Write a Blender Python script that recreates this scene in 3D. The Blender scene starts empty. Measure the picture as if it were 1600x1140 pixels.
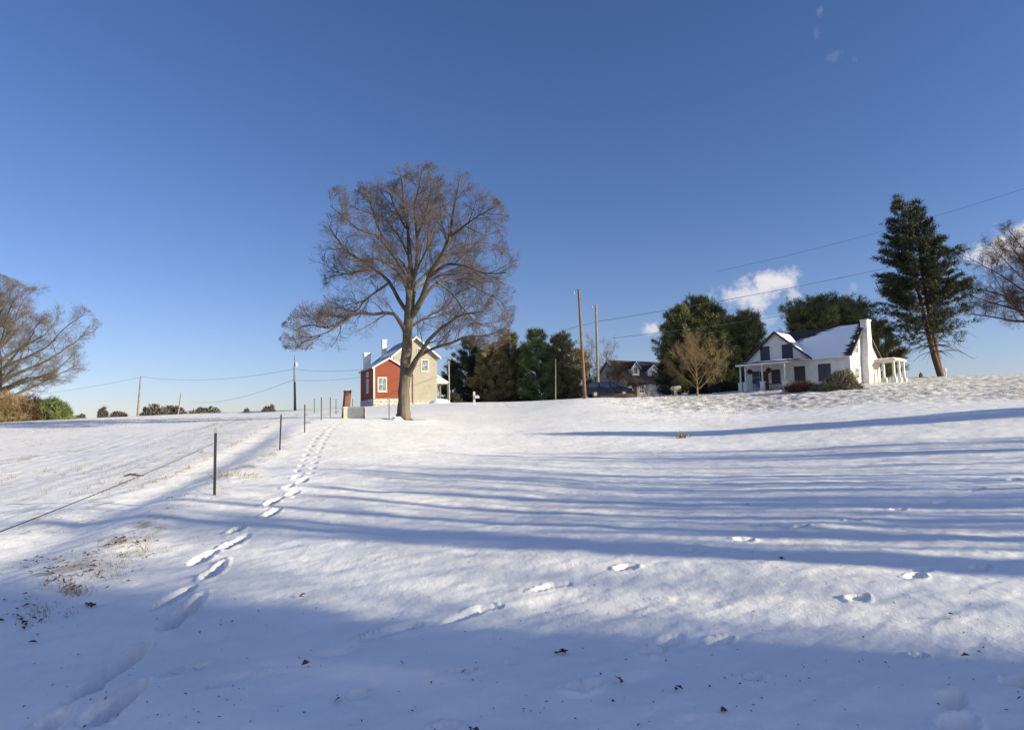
import bpy, math, numpy as np
from mathutils import Vector
R_ = math.radians
sc = bpy.context.scene
# ------------------------------------------------------------------ camera
FPX, CX, CY, HY, ROLL, EYE = 1042.0, 800.0, 570.0, 662.0, R_(1.2), 1.6
PITCH = math.atan((HY - CY) / FPX)
cam_d = bpy.data.cameras.new('camera'); cam = bpy.data.objects.new('camera', cam_d)
sc.collection.objects.link(cam); sc.camera = cam
cam_d.sensor_width = 36; cam_d.lens = 36 * FPX / 1600; cam_d.clip_start = .05; cam_d.clip_end = 6000
fwd = Vector((0, math.cos(PITCH), math.sin(PITCH)))
rt0 = Vector((1, 0, 0)); up0 = rt0.cross(fwd)
rt = rt0 * math.cos(ROLL) - up0 * math.sin(ROLL)      # clockwise-rolled camera
up = rt0 * math.sin(ROLL) + up0 * math.cos(ROLL)
from mathutils import Matrix
M = Matrix((rt, up, -fwd)).transposed().to_4x4(); M.translation = (0, 0, EYE)
cam.matrix_world = M
def W(px, py, D):
    """world point seen at photograph pixel (px,py) at forward depth D"""
    d = rt * ((px - CX) / FPX) + up * ((CY - py) / FPX) + fwd
    return Vector((0, 0, EYE)) + d * (D / d.y)
def to_px(p):
    v = Vector(p) - Vector((0, 0, EYE)); z = v.dot(fwd)
    return CX + FPX * v.dot(rt) / z, CY - FPX * v.dot(up) / z
# ------------------------------------------------------------------ light
SUN_EL, SUN_AZ = R_(15.5), R_(108)      # azimuth clockwise from +Y (view direction)
sdir = Vector((math.sin(SUN_AZ) * math.cos(SUN_EL), math.cos(SUN_AZ) * math.cos(SUN_EL), math.sin(SUN_EL)))
sl = bpy.data.lights.new('sun', 'SUN'); sl.energy = 4.3; sl.angle = R_(.53); sl.color = (1, .885, .63)
so = bpy.data.objects.new('sun', sl); sc.collection.objects.link(so)
so.rotation_euler = sdir.to_track_quat('Z', 'Y').to_euler()
sc.view_settings.view_transform = 'Standard'; sc.view_settings.look = 'None'
sc.view_settings.exposure = 1.05; sc.view_settings.gamma = 1
world = bpy.data.worlds.new('World'); sc.world = world; world.use_nodes = True
wn, wl = world.node_tree.nodes, world.node_tree.links
wn.clear()
sky = wn.new('ShaderNodeTexSky'); sky.sky_type = 'NISHITA'; sky.sun_disc = False
sky.sun_elevation = SUN_EL; sky.sun_rotation = SUN_AZ
sky.air_density = 1.0; sky.dust_density = .15; sky.ozone_density = 3.2; sky.altitude = 300
bg = wn.new('ShaderNodeBackground'); bg.inputs['Strength'].default_value = .085
wo = wn.new('ShaderNodeOutputWorld'); tc = wn.new('ShaderNodeTexCoord')
def wmath(op, a, b=None, c=None):
    n = wn.new('ShaderNodeMath'); n.operation = op
    for i, v in enumerate((a, b, c)):
        if v is None: continue
        if isinstance(v, (int, float)): n.inputs[i].default_value = v
        else: wl.new(v, n.inputs[i])
    return n.outputs[0]
def wdot(vec):
    n = wn.new('ShaderNodeVectorMath'); n.operation = 'DOT_PRODUCT'
    wl.new(tc.outputs['Generated'], n.inputs[0]); n.inputs[1].default_value = vec
    return n.outputs['Value']
def wsmooth(v, lo, hi):
    n = wn.new('ShaderNodeMapRange'); n.interpolation_type = 'SMOOTHSTEP'
    wl.new(v, n.inputs[0]); n.inputs[1].default_value = lo; n.inputs[2].default_value = hi
    return n.outputs[0]
hs = wn.new('ShaderNodeHueSaturation'); hs.inputs['Saturation'].default_value = 1.12
hs.inputs['Hue'].default_value = .502
wl.new(sky.outputs[0], hs.inputs['Color'])
tn = wn.new('ShaderNodeMixRGB'); tn.blend_type = 'MULTIPLY'; tn.inputs[0].default_value = 1; wl.new(hs.outputs[0], tn.inputs[1]); tn.inputs[2].default_value = (.86, .71, .82, 1)
lowsky = wsmooth(wdot((0, 0, 1)), .16, -.01)
tn2 = wn.new('ShaderNodeMixRGB'); tn2.blend_type = 'MULTIPLY'; wl.new(lowsky, tn2.inputs[0]); wl.new(tn.outputs[0], tn2.inputs[1]); tn2.inputs[2].default_value = (.80, .90, 1.02, 1)
col_s = tn2.outputs[0]
def wnoise(scale, detail, rough=.6):
    n = wn.new('ShaderNodeTexNoise'); n.inputs['Scale'].default_value = scale
    n.inputs['Detail'].default_value = detail; n.inputs['Roughness'].default_value = rough
    wl.new(tc.outputs['Generated'], n.inputs['Vector']); return n.outputs['Fac']
nz1 = wnoise(34, 7, .62); nz2 = wnoise(90, 6, .6)
# clouds as patches of sky direction: (px, py, half width, half height, density, softness)
for (px, py, a, b, dens, rag) in [(1170, 462, 62, 27, .85, .95), (1214, 440, 44, 25, 1.0, .75), (1240, 462, 22, 14, .6, .9), (1022, 515, 30, 14, .8, .9), (1195, 505, 36, 15, .28, 1.6), 
                                  (1562, 396, 78, 30, .9, .9), (1640, 372, 90, 40, 1.0, .9), (1335, 452, 10, 12, .16, 1.5), (1281, 17, 8, 10, .10, 1.0), (1275, 52, 8, 13, .06, 1.0),
                                  (1303, 89, 13, 10, .06, 1.0), (1334, 93, 6, 7, .04, 1.0)]:
    c = (W(px, py, 100) - Vector((0, 0, EYE))).normalized()
    r = c.cross(Vector((0, 0, 1))).normalized(); u = r.cross(c)
    f = FPX / c.dot(fwd)
    dc = wdot(c)
    x = wmath('MULTIPLY', wmath('DIVIDE', wdot(r), dc), f / a)
    y = wmath('MULTIPLY', wmath('DIVIDE', wdot(u), dc), f / b)
    rr = wmath('SQRT', wmath('ADD', wmath('MULTIPLY', x, x), wmath('MULTIPLY', y, y)))
    nz = nz1 if a > 20 else nz2
    m = wmath('ADD', wmath('SUBTRACT', 1.0, rr), wmath('MULTIPLY', wmath('SUBTRACT', nz, .52), 2.6 * rag))
    m = wmath('MULTIPLY', wsmooth(m, .0, .75), dens)
    m = wmath('MULTIPLY', m, wsmooth(dc, .5, .6))
    mx = wn.new('ShaderNodeMixRGB'); wl.new(m, mx.inputs[0]); wl.new(col_s, mx.inputs[1]); mx.inputs[2].default_value = (4.6, 4.5, 4.7, 1)
    col_s = mx.outputs[0]
# unseen broken cloud added behind the camera to brighten the shaded snow
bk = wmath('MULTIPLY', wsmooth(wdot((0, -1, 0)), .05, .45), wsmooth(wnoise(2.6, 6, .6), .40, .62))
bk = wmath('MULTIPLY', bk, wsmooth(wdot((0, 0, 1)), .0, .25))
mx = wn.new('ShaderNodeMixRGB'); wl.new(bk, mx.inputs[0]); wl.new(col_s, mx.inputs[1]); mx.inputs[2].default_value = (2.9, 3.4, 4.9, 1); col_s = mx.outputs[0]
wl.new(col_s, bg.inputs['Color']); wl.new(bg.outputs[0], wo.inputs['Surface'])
# ------------------------------------------------------------------ helpers: materials
def mat(name, col, rough=.7, noise=None, bump=None, metallic=0, col2=None, brick=None, siding=None, spec=.3, trans=0):
    """noise=(scale, amount); col2 = second colour mixed by noise; bump=(scale,strength)"""
    m = bpy.data.materials.new(name); m.use_nodes = True
    n, l = m.node_tree.nodes, m.node_tree.links
    p = n['Principled BSDF']; p.inputs['Roughness'].default_value = rough; p.inputs['Metallic'].default_value = metallic
    p.inputs['Specular IOR Level'].default_value = spec
    p.inputs['Base Color'].default_value = (*col, 1)
    t = n.new('ShaderNodeTexCoord')
    src = None
    if noise:
        a = n.new('ShaderNodeTexNoise'); a.inputs['Scale'].default_value = noise[0]; a.inputs['Detail'].default_value = 6
        a.inputs['Roughness'].default_value = .65
        l.new(t.outputs['Object'], a.inputs['Vector'])
        rp = n.new('ShaderNodeValToRGB'); rp.color_ramp.elements[0].position = .5 - noise[1]; rp.color_ramp.elements[1].position = .5 + noise[1]
        c2 = col2 or tuple(c * .55 for c in col)
        rp.color_ramp.elements[0].color = (*c2, 1); rp.color_ramp.elements[1].color = (*col, 1)
        l.new(a.outputs['Fac'], rp.inputs[0]); src = rp.outputs[0]
    if brick:
        mp = n.new('ShaderNodeSeparateXYZ'); l.new(t.outputs['Object'], mp.inputs[0])
        ad = n.new('ShaderNodeMath'); ad.operation = 'ADD'; l.new(mp.outputs[0], ad.inputs[0]); l.new(mp.outputs[1], ad.inputs[1])
        cb = n.new('ShaderNodeCombineXYZ'); l.new(ad.outputs[0], cb.inputs[0]); l.new(mp.outputs[2], cb.inputs[1])
        b = n.new('ShaderNodeTexBrick'); l.new(cb.outputs[0], b.inputs['Vector'])
        b.inputs['Scale'].default_value = brick[0]; b.inputs['Mortar Size'].default_value = brick[1]
        b.inputs['Brick Width'].default_value = brick[2]; b.inputs['Row Height'].default_value = brick[3]
        b.inputs['Color2'].default_value = (*[c * .78 for c in col], 1); b.inputs['Mortar'].default_value = (*brick[4], 1)
        if src: l.new(src, b.inputs['Color1'])
        else: b.inputs['Color1'].default_value = (*col, 1)
        src = b.outputs['Color']
    if src: l.new(src, p.inputs['Base Color'])
    hgt = None
    if siding:
        mp = n.new('ShaderNodeSeparateXYZ'); l.new(t.outputs['Object'], mp.inputs[0])
        dv = n.new('ShaderNodeMath'); dv.operation = 'DIVIDE'; l.new(mp.outputs[2], dv.inputs[0]); dv.inputs[1].default_value = siding
        fr = n.new('ShaderNodeMath'); fr.operation = 'FRACT'; l.new(dv.outputs[0], fr.inputs[0])
        bp = n.new('ShaderNodeBump'); bp.invert = True; bp.inputs['Distance'].default_value = .03; bp.inputs['Strength'].default_value = .8
        l.new(fr.outputs[0], bp.inputs['Height']); l.new(bp.outputs[0], p.inputs['Normal']); hgt = bp
    if bump:
        a = n.new('ShaderNodeTexNoise'); a.inputs['Scale'].default_value = bump[0]; a.inputs['Detail'].default_value = 5
        l.new(t.outputs['Object'], a.inputs['Vector'])
        bp = n.new('ShaderNodeBump'); bp.inputs['Strength'].default_value = bump[1]; bp.inputs['Distance'].default_value = .05
        l.new(a.outputs['Fac'], bp.inputs['Height'])
        if hgt: l.new(hgt.outputs[0], bp.inputs['Normal'])
        l.new(bp.outputs[0], p.inputs['Normal'])
    return m
MT = {}
MT['bark'] = mat('bark', (.16, .135, .105), .9, (3.5, .16), (9, 1.0), col2=(.055, .046, .034))
def furrow(m):
    n, l = m.node_tree.nodes, m.node_tree.links; t = [x for x in n if x.type == 'TEX_COORD'][0]
    mp = n.new('ShaderNodeMapping'); mp.inputs['Scale'].default_value = (1, 1, .16); l.new(t.outputs['Object'], mp.inputs[0])
    for x in n:
        if x.type == 'TEX_NOISE': l.new(mp.outputs[0], x.inputs['Vector'])
furrow(MT['bark'])
MT['bark_limb'] = mat('bark_limb', (.115, .095, .072), .9, (3.5, .16), (9, 1.0), col2=(.055, .045, .036))
MT['bark_dark'] = mat('bark_dark', (.10, .07, .05), .9, (4, .2), (9, .8))
MT['bark_red'] = mat('bark_red', (.115, .065, .045), .9, (2.5, .2), (9, .8), col2=(.05, .035, .028))
MT['twig'] = mat('twig', (.125, .092, .09), .85, (.35, .12), col2=(.085, .07, .06))
MT['twig_grey'] = mat('twig_grey', (.17, .14, .12), .85, (1.2, .15), col2=(.10, .08, .07))
MT['twig_tan'] = mat('twig_tan', (.26, .17, .095), .85, (1.2, .15), col2=(.15, .10, .06))
MT['twig_wine'] = mat('twig_wine', (.085, .034, .03), .85, (1.2, .15), col2=(.05, .025, .024))
MT['twig_pale'] = mat('twig_pale', (.24, .19, .17), .85, (1.2, .15), col2=(.15, .12, .11))
MT['pine'] = mat('pine', (.175, .205, .075), .75, (.7, .12), col2=(.065, .09, .036))
MT['pine_brown'] = mat('pine_brown', (.25, .21, .095), .75, (.7, .12), col2=(.11, .105, .048))
MT['pine_dark'] = mat('pine_dark', (.06, .066, .034), .75, (.9, .12), col2=(.026, .032, .018))
MT['pine_mid'] = mat('pine_mid', (.20, .205, .08), .75, (.7, .12), col2=(.065, .08, .036))
MT['far_green'] = mat('far_green', (.17, .165, .135), .9, (1, .2))
MT['rusty_needles'] = mat('rusty_needles', (.085, .042, .028), .8, (1.2, .15), col2=(.04, .025, .02))
MT['shrub'] = mat('shrub', (.25, .235, .15), .8, (3, .15), col2=(.13, .13, .08))
MT['shrub_red'] = mat('shrub_red', (.20, .085, .045), .8, (3, .15), col2=(.10, .05, .03))
MT['straw'] = mat('straw', (.30, .21, .11), .9, (4, .2), col2=(.2, .15, .08))
MT['leaf'] = mat('leaf', (.20, .10, .05), .85, (6, .2), col2=(.06, .035, .02))
MT['debris'] = mat('debris', (.06, .045, .035), .9, (8, .2))
MT['dark_grey'] = mat('dark_grey', (.06, .06, .065), .8, (3, .2), (30, .3))
MT['brick'] = mat('brick', (.24, .042, .021), .85, (.9, .2), (20, .4), col2=(.16, .035, .022), brick=(1, .012, .22, .075, (.24, .09, .055)))
MT['brick_old'] = mat('brick_old', (.16, .05, .034), .9, (4, .25), (20, .6), col2=(.14, .06, .045), brick=(1, .014, .22, .075, (.2, .12, .09)))
MT['stone'] = mat('stone', (.44, .40, .34), .9, (1.6, .12), (5, 1.0), col2=(.17, .145, .12), brick=(1, .035, .55, .32, (.60, .58, .55)))
MT['stucco'] = mat('stucco', (.37, .335, .275), .85, (1.2, .2), (25, .3), col2=(.31, .275, .22), siding=.16)
MT['cream'] = mat('cream', (.66, .60, .50), .7, (2, .3), col2=(.56, .50, .42))
MT['white'] = mat('white', (.72, .72, .69), .6, (2.2, .2), (20, .2), col2=(.52, .51, .48))
MT['white_siding'] = mat('white_siding', (.74, .74, .72), .6, (1.1, .2), None, col2=(.54, .54, .52), siding=.18)
MT['trim_brown'] = mat('trim_brown', (.10, .06, .045), .7, (5, .3))
MT['dark_wall'] = mat('dark_wall', (.09, .05, .045), .8, (4, .3))
MT['grey_wall'] = mat('grey_wall', (.46, .44, .42), .8, (3, .3))
MT['shingle'] = mat('shingle', (.055, .055, .062), .85, (6, .25), (30, .5), brick=(1, .01, .3, .14, (.03, .03, .035)))
MT['shingle_brown'] = mat('shingle_brown', (.10, .075, .065), .85, (6, .25), (30, .5))
MT['tin'] = mat('tin', (.34, .35, .38), .55, (1.5, .3), None, metallic=.35)
MT['roof_snow'] = mat('roof_snow', (.86, .87, .90), .7, (3, .3), (6, .5), col2=(.78, .79, .83))
MT['glass'] = mat('glass', (.02, .028, .04), .2, spec=.25)
MT['glass_blue'] = mat('glass_blue', (.02, .035, .07), .2, spec=.3)
MT['curtain'] = mat('curtain', (.26, .29, .32), .35, (5, .1), col2=(.06, .08, .11), spec=.3)
MT['pole'] = mat('pole', (.22, .13, .08), .9, (3, .2), (20, .6), col2=(.13, .08, .055))
MT['pole_grey'] = mat('pole_grey', (.27, .23, .19), .9, (3, .2), (20, .6), col2=(.17, .14, .12))
MT['steel'] = mat('steel', (.05, .05, .052), .5, (9, .3), None, metallic=.5)
MT['galv'] = mat('galv', (.45, .46, .47), .45, (6, .3), None, metallic=.7)
MT['wire'] = mat('wire', (.045, .045, .05), .6)
MT['concrete'] = mat('concrete', (.70, .66, .58), .9, (2.2, .2), (12, .7), col2=(.60, .55, .38))
MT['plaster_old'] = mat('plaster_old', (.66, .62, .55), .9, (3.4, .16), (12, .7), col2=(.38, .32, .26))
MT['mint'] = mat('mint', (.62, .60, .52), .7)
MT['car_paint'] = mat('car_paint', (.008, .011, .035), .5, (2, .3), None, spec=.12)
MT['tyre'] = mat('tyre', (.02, .02, .02), .9)
MT['lamp_red'] = mat('lamp_red', (.35, .02, .02), .3)
MT['lamp_clear'] = mat('lamp_clear', (.6, .6, .6), .2)
MT['blue_paint'] = mat('blue_paint', (.07, .12, .24), .5)
MT['pot_red'] = mat('pot_red', (.12, .04, .03), .8, (8, .2))
# snow material ---------------------------------------------------------------
def snow_mat():
    m = bpy.data.materials.new('snow'); m.use_nodes = True
    n, l = m.node_tree.nodes, m.node_tree.links
    p = n['Principled BSDF']; p.inputs['Roughness'].default_value = .62; p.inputs['Specular IOR Level'].default_value = .25
    geo = n.new('ShaderNodeNewGeometry'); at = n.new('ShaderNodeAttribute'); at.attribute_name = 'rough'
    def noise(scale, det, vec=None, rough=.6):
        a = n.new('ShaderNodeTexNoise'); a.inputs['Scale'].default_value = scale; a.inputs['Detail'].default_value = det; a.inputs['Roughness'].default_value = rough
        l.new(vec or geo.outputs['Position'], a.inputs['Vector']); return a.outputs['Fac']
    def mth(op, a, b=None):
        x = n.new('ShaderNodeMath'); x.operation = op
        for i, v in enumerate((a, b)):
            if v is None: continue
            if isinstance(v, (int, float)): x.inputs[i].default_value = v
            else: l.new(v, x.inputs[i])
        return x.outputs[0]
    def sm(v, lo, hi):
        x = n.new('ShaderNodeMapRange'); x.interpolation_type = 'SMOOTHSTEP'; l.new(v, x.inputs[0]); x.inputs[1].default_value = lo; x.inputs[2].default_value = hi; return x.outputs[0]
    mp = n.new('ShaderNodeMapping'); mp.inputs['Scale'].default_value = (1.0, .55, 1); mp.inputs['Rotation'].default_value = (0, 0, .5)
    l.new(geo.outputs['Position'], mp.inputs['Vector'])
    g1 = noise(2.6, 8, mp.outputs[0], .7)
    g2 = noise(14, 5, None, .7)
    big = noise(.12, 3)
    # grass and soil showing through thin snow
    k = mth('ADD', mth('MULTIPLY', g1, .75), mth('MULTIPLY', g2, .35))
    k = mth('ADD', k, mth('MULTIPLY', at.outputs['Fac'], .20))
    thin = sm(k, .67, .80)
    tint = sm(mth('ADD', big, mth('MULTIPLY', g1, .4)), .55, .85)
    c1 = n.new('ShaderNodeMixRGB'); l.new(tint, c1.inputs[0]); c1.inputs[1].default_value = (.89, .89, .885, 1); c1.inputs[2].default_value = (.82, .81, .80, 1)
    gc = n.new('ShaderNodeMixRGB'); l.new(g2, gc.inputs[0]); gc.inputs[1].default_value = (.17, .145, .105, 1); gc.inputs[2].default_value = (.36, .32, .26, 1)
    c2 = n.new('ShaderNodeMixRGB'); l.new(mth('MULTIPLY', thin, .72), c2.inputs[0]); l.new(c1.outputs[0], c2.inputs[1]); l.new(gc.outputs[0], c2.inputs[2])
    l.new(c2.outputs[0], p.inputs['Base Color'])
    b1 = n.new('ShaderNodeBump'); b1.inputs['Distance'].default_value = .05; b1.inputs['Strength'].default_value = .4
    l.new(noise(5, 6, mp.outputs[0], .6), b1.inputs['Height'])
    b2 = n.new('ShaderNodeBump'); b2.inputs['Distance'].default_value = .008; l.new(mth('ADD', .15, mth('MULTIPLY', sm(noise(.55, 4), .38, .66), .85)), b2.inputs['Strength']); b2.inputs['Strength'].default_value = .8
    l.new(noise(60, 4, None, .7), b2.inputs['Height']); l.new(b1.outputs[0], b2.inputs['Normal'])
    l.new(b2.outputs[0], p.inputs['Normal'])
    return m
MT['snow'] = snow_mat()
# ------------------------------------------------------------------ helpers: objects
COL = sc.collection
def np_mesh(name, V, quads=None, tris=None, m=None, smooth=False):
    me = bpy.data.meshes.new(name)
    V = np.asarray(V, dtype=np.float32).reshape(-1, 3)
    fl, st, tot = [], [], []
    off = 0
    for F, k in ((quads, 4), (tris, 3)):
        if F is None or len(F) == 0: continue
        F = np.asarray(F, dtype=np.int32).reshape(-1, k)
        fl.append(F.ravel()); st.append(off + np.arange(len(F)) * k); off += F.size
    loops = np.concatenate(fl); starts = np.concatenate(st)
    me.vertices.add(len(V)); me.vertices.foreach_set('co', V.ravel())
    me.loops.add(len(loops)); me.loops.foreach_set('vertex_index', loops)
    me.polygons.add(len(starts)); me.polygons.foreach_set('loop_start', starts.astype(np.int32))
    me.update(calc_edges=True); me.validate()
    if smooth: me.polygons.foreach_set('use_smooth', np.ones(len(me.polygons), dtype=bool))
    if m: me.materials.append(m)
    return me
def link(name, me, parent=None, loc=(0, 0, 0), label=None, cat=None, group=None, kind=None, rotz=0):
    o = bpy.data.objects.new(name, me); COL.objects.link(o); o.location = loc; o.rotation_euler = (0, 0, rotz)
    if parent: o.parent = parent
    if label: o['label'] = label
    if cat: o['category'] = cat
    if group: o['group'] = group
    if kind: o['kind'] = kind
    return o
def thing(name, label, cat, loc=(0, 0, 0), rotz=0, group=None):
    return link(name, None, None, loc, label, cat, group, None, rotz)
def copy_tree(o, loc, rotz=None, label=None, parent=None):
    c = o.copy(); COL.objects.link(c)
    if parent: c.parent = parent
    else:
        c.location = loc
        if rotz is not None: c.rotation_euler = (c.rotation_euler[0], c.rotation_euler[1], rotz)
    if label: c['label'] = label
    for ch in list(o.children): copy_tree(ch, None, parent=c)
    return c
class MB:
    def __init__(s): s.v = []; s.f = []
    def poly(s, pts, th=None):
        i = len(s.v); s.v += [tuple(p) for p in pts]; s.f.append(tuple(range(i, i + len(pts)))); return s
    def box(s, x0, x1, y0, y1, z0, z1):
        return s.prism([(x0, y0), (x1, y0), (x1, y1), (x0, y1)], z0, z1, 'z')
    def prism(s, poly, a, b, axis='y'):
        """extrude a 2D polygon; axis z: poly=(x,y); axis y: poly=(x,z); axis x: poly=(y,z)"""
        def P(p, t):
            return (p[0], p[1], t) if axis == 'z' else ((p[0], t, p[1]) if axis == 'y' else (t, p[0], p[1]))
        i = len(s.v); n = len(poly)
        s.v += [P(p, a) for p in poly] + [P(p, b) for p in poly]
        ar = sum(poly[k][0] * poly[(k + 1) % n][1] - poly[(k + 1) % n][0] * poly[k][1] for k in range(n))
        flip = (ar < 0) != (axis == 'y')
        bot = list(range(i, i + n)); top = list(range(i + n, i + 2 * n))
        fs = [bot[::-1], top] + [[bot[k], bot[(k + 1) % n], top[(k + 1) % n], top[k]] for k in range(n)]
        if flip != (b < a): fs = [f[::-1] for f in fs]
        s.f += [tuple(f) for f in fs]; return s
    def tube(s, pts, rad, n=8):
        pts = [Vector(p) for p in pts]; i0 = len(s.v)
        if not hasattr(rad, '__len__'): rad = [rad] * len(pts)
        for k, p in enumerate(pts):
            t = (pts[min(k + 1, len(pts) - 1)] - pts[max(k - 1, 0)]).normalized()
            u = t.cross(Vector((.31, .87, .17)) if abs(t.z) > .7 else Vector((0, 0, 1))).normalized(); w = t.cross(u)
            for j in range(n):
                a = 2 * math.pi * j / n; s.v.append(tuple(p + (u * math.cos(a) + w * math.sin(a)) * rad[k]))
        for k in range(len(pts) - 1):
            for j in range(n):
                a = i0 + k * n + j; b = i0 + k * n + (j + 1) % n; s.f.append((a, b, b + n, a + n))
        s.f.append(tuple(range(i0 + n - 1, i0 - 1, -1))); e = i0 + (len(pts) - 1) * n; s.f.append(tuple(range(e, e + n)))
        return s
    def mesh(s, name, m, bevel=0, smooth=False):
        me = bpy.data.meshes.new(name); me.from_pydata(s.v, [], s.f)
        if bevel:
            import bmesh
            bm = bmesh.new(); bm.from_mesh(me)
            es = [e for e in bm.edges if len(e.link_faces) == 2 and e.calc_face_angle(0) > .6]
            bmesh.ops.bevel(bm, geom=es, offset=bevel, segments=2, affect='EDGES', clamp_overlap=True); bm.to_mesh(me); bm.free()
        if smooth: me.polygons.foreach_set('use_smooth', np.ones(len(me.polygons), dtype=bool))
        me.update(); me.materials.append(MT[m] if isinstance(m, str) else m); return me
    def obj(s, name, m, parent=None, bevel=0, smooth=False, **kw): return link(name, s.mesh(name, m, bevel, smooth), parent, **kw)
# ------------------------------------------------------------------ terrain
PX = [  # (px, py, depth) measured off the photograph
 (335,775,12.4),(437,704,22),(477,676,28.5),(503,655,36),(628,656,40),(800,1140,3.5),(300,1140,3.55),(1300,1140,3.45),(800,930,6.3),(800,850,8.4),(800,790,11.8),(800,745,16),(800,710,22.5),(800,685,30),
 (800,662,39),(800,642,50),(800,630,62),(800,628,80),(890,677,31),(1067,678,29.4),(1300,663,27.6),(1600,640,25.5),(1600,800,9.4),(1600,900,6.5),(1600,720,15.5),(1600,680,20),(1600,624,36),(1600,606,50),(1600,588,68),
 (1300,700,20.5),(1300,640,38),(1300,618,50),(1330,601,62),(1470,588,78),(1400,596,66),(1200,750,14.5),(1200,850,8.3),(1150,613,68),(1150,637,47),(1000,655,38),(1000,635,49),(1000,622,58),(1000,621,75),
 (930,622,57),(905,624,55),(741,631,60),(584,634,76),(690,629,79),(540,653,42),(461,641,90),(216,650,110),(0,657,90),(100,655,95),(300,646,100),(0,700,31),(200,700,27),(216,657,48),(0,662,52),
 (0,760,18),(200,760,15.5),(0,870,8.6),(0,820,11),(0,960,6),(150,800,11.8),(380,650,60)]
ctl = [tuple(W(*p)) for p in PX] + [(0, 0, 0), (-3, 2, -.08), (3, 2, .05), (20, 0, .9), (40, 0, 2.0), (45, 20, 3.0), (-12, 0, -.5), (-40, 0, -1), (0, -20, -.6), (40, -30, 1), (-40, -30, -2), (0, -60, -2),
    (-60, 20, .8), (-75, 60, 1.8), (-130, 250, 5.4), (-40, 250, 5.0), (0, 130, 5.0), (70, 110, 7.4), (110, 150, 7.0), (160, 60, 6), (60, 200, 6), (0, 320, 4), (-250, 150, 3), (-400, 500, 4), (0, 900, 0), (500, 600, 0), (900, 0, 0), (-900, 0, 0), (0, -900, -6)]
ctl = np.array(ctl)
def tps_k(a, b):
    d2 = ((a[:, None, :] - b[None, :, :]) ** 2).sum(-1) + 1e-9
    return .5 * d2 * np.log(d2)
# bend radial distances so near and far points weigh alike
def warp(xy):
    r = np.sqrt((xy ** 2).sum(-1, keepdims=True)) + 1e-6
    return xy / r * (np.log1p(r / 12.0) * 12)
_c = warp(ctl[:, :2]); _n = len(_c)
_A = np.zeros((_n + 3, _n + 3)); _A[:_n, :_n] = tps_k(_c, _c) + np.eye(_n) * 1.2
_Pm = np.hstack([np.ones((_n, 1)), _c]); _A[:_n, _n:] = _Pm; _A[_n:, :_n] = _Pm.T
_w = np.linalg.solve(_A, np.concatenate([ctl[:, 2], np.zeros(3)]))
def Hn(xy):
    xy = np.asarray(xy, dtype=float).reshape(-1, 2); out = np.empty(len(xy))
    for i in range(0, len(xy), 20000):
        q = warp(xy[i:i + 20000]); out[i:i + 20000] = tps_k(q, _c) @ _w[:_n] + _w[_n] + q @ _w[_n + 1:]
    return out
def H(x, y): return float(Hn([[x, y]])[0])
def at(px, D, py=None, dz=0):
    """ground point in the image column px at depth D"""
    p = W(px, py if py is not None else 640, D)
    for _ in range(3):
        z = H(p.x, p.y)
        # column x changes slightly with height because of the roll
        lo = W(px, 640, D); hi = W(px, 600, D); t = (z - lo.z) / (hi.z - lo.z); p = lo + (hi - lo) * t
    return Vector((p.x, p.y, H(p.x, p.y) + dz))
def hit(px, py):
    Ds = np.geomspace(2, 120, 500); pts = np.array([tuple(W(px, py, d)) for d in Ds]); h = Hn(pts[:, :2])
    k = np.argmax(pts[:, 2] < h)
    return Vector((pts[k][0], pts[k][1], h[k]))
def vnoise(x, y, seed=0):
    xi = np.floor(x).astype(np.int64); yi = np.floor(y).astype(np.int64); fx = x - xi; fy = y - yi
    fx = fx * fx * (3 - 2 * fx); fy = fy * fy * (3 - 2 * fy)
    def h(a, b):
        n = (a * 374761393 + b * 668265263 + seed * 974634777) & 0x7fffffff
        n = ((n ^ (n >> 13)) * 1274126177) & 0x7fffffff
        return ((n ^ (n >> 16)) & 0xffff) / 65535.0
    return (h(xi, yi) * (1 - fx) + h(xi + 1, yi) * fx) * (1 - fy) + (h(xi, yi + 1) * (1 - fx) + h(xi + 1, yi + 1) * fx) * fy
def fbm(x, y, seed=0, o=4):
    s = 0; a = .5
    for i in range(o): s = s + a * (vnoise(x, y, seed + i) - .5); x = x * 2.03 + 7.1; y = y * 2.03 + 3.3; a *= .5
    return s
az = np.concatenate([np.arange(-180, -48, 3.0), np.degrees(np.arange(R_(-48), R_(48), .0026)), np.arange(48, 180, 3.0)])
az = np.radians(az)
rad = np.concatenate([[.02], np.geomspace(.2, 1.8, 12), np.geomspace(1.83, 125, 620), np.geomspace(132, 3000, 45)])
AA, RR = np.meshgrid(az, rad); gx = (RR * np.sin(AA)).ravel(); gy = (RR * np.cos(AA)).ravel()
gz = Hn(np.stack([gx, gy], 1)); gr = RR.ravel()
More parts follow.
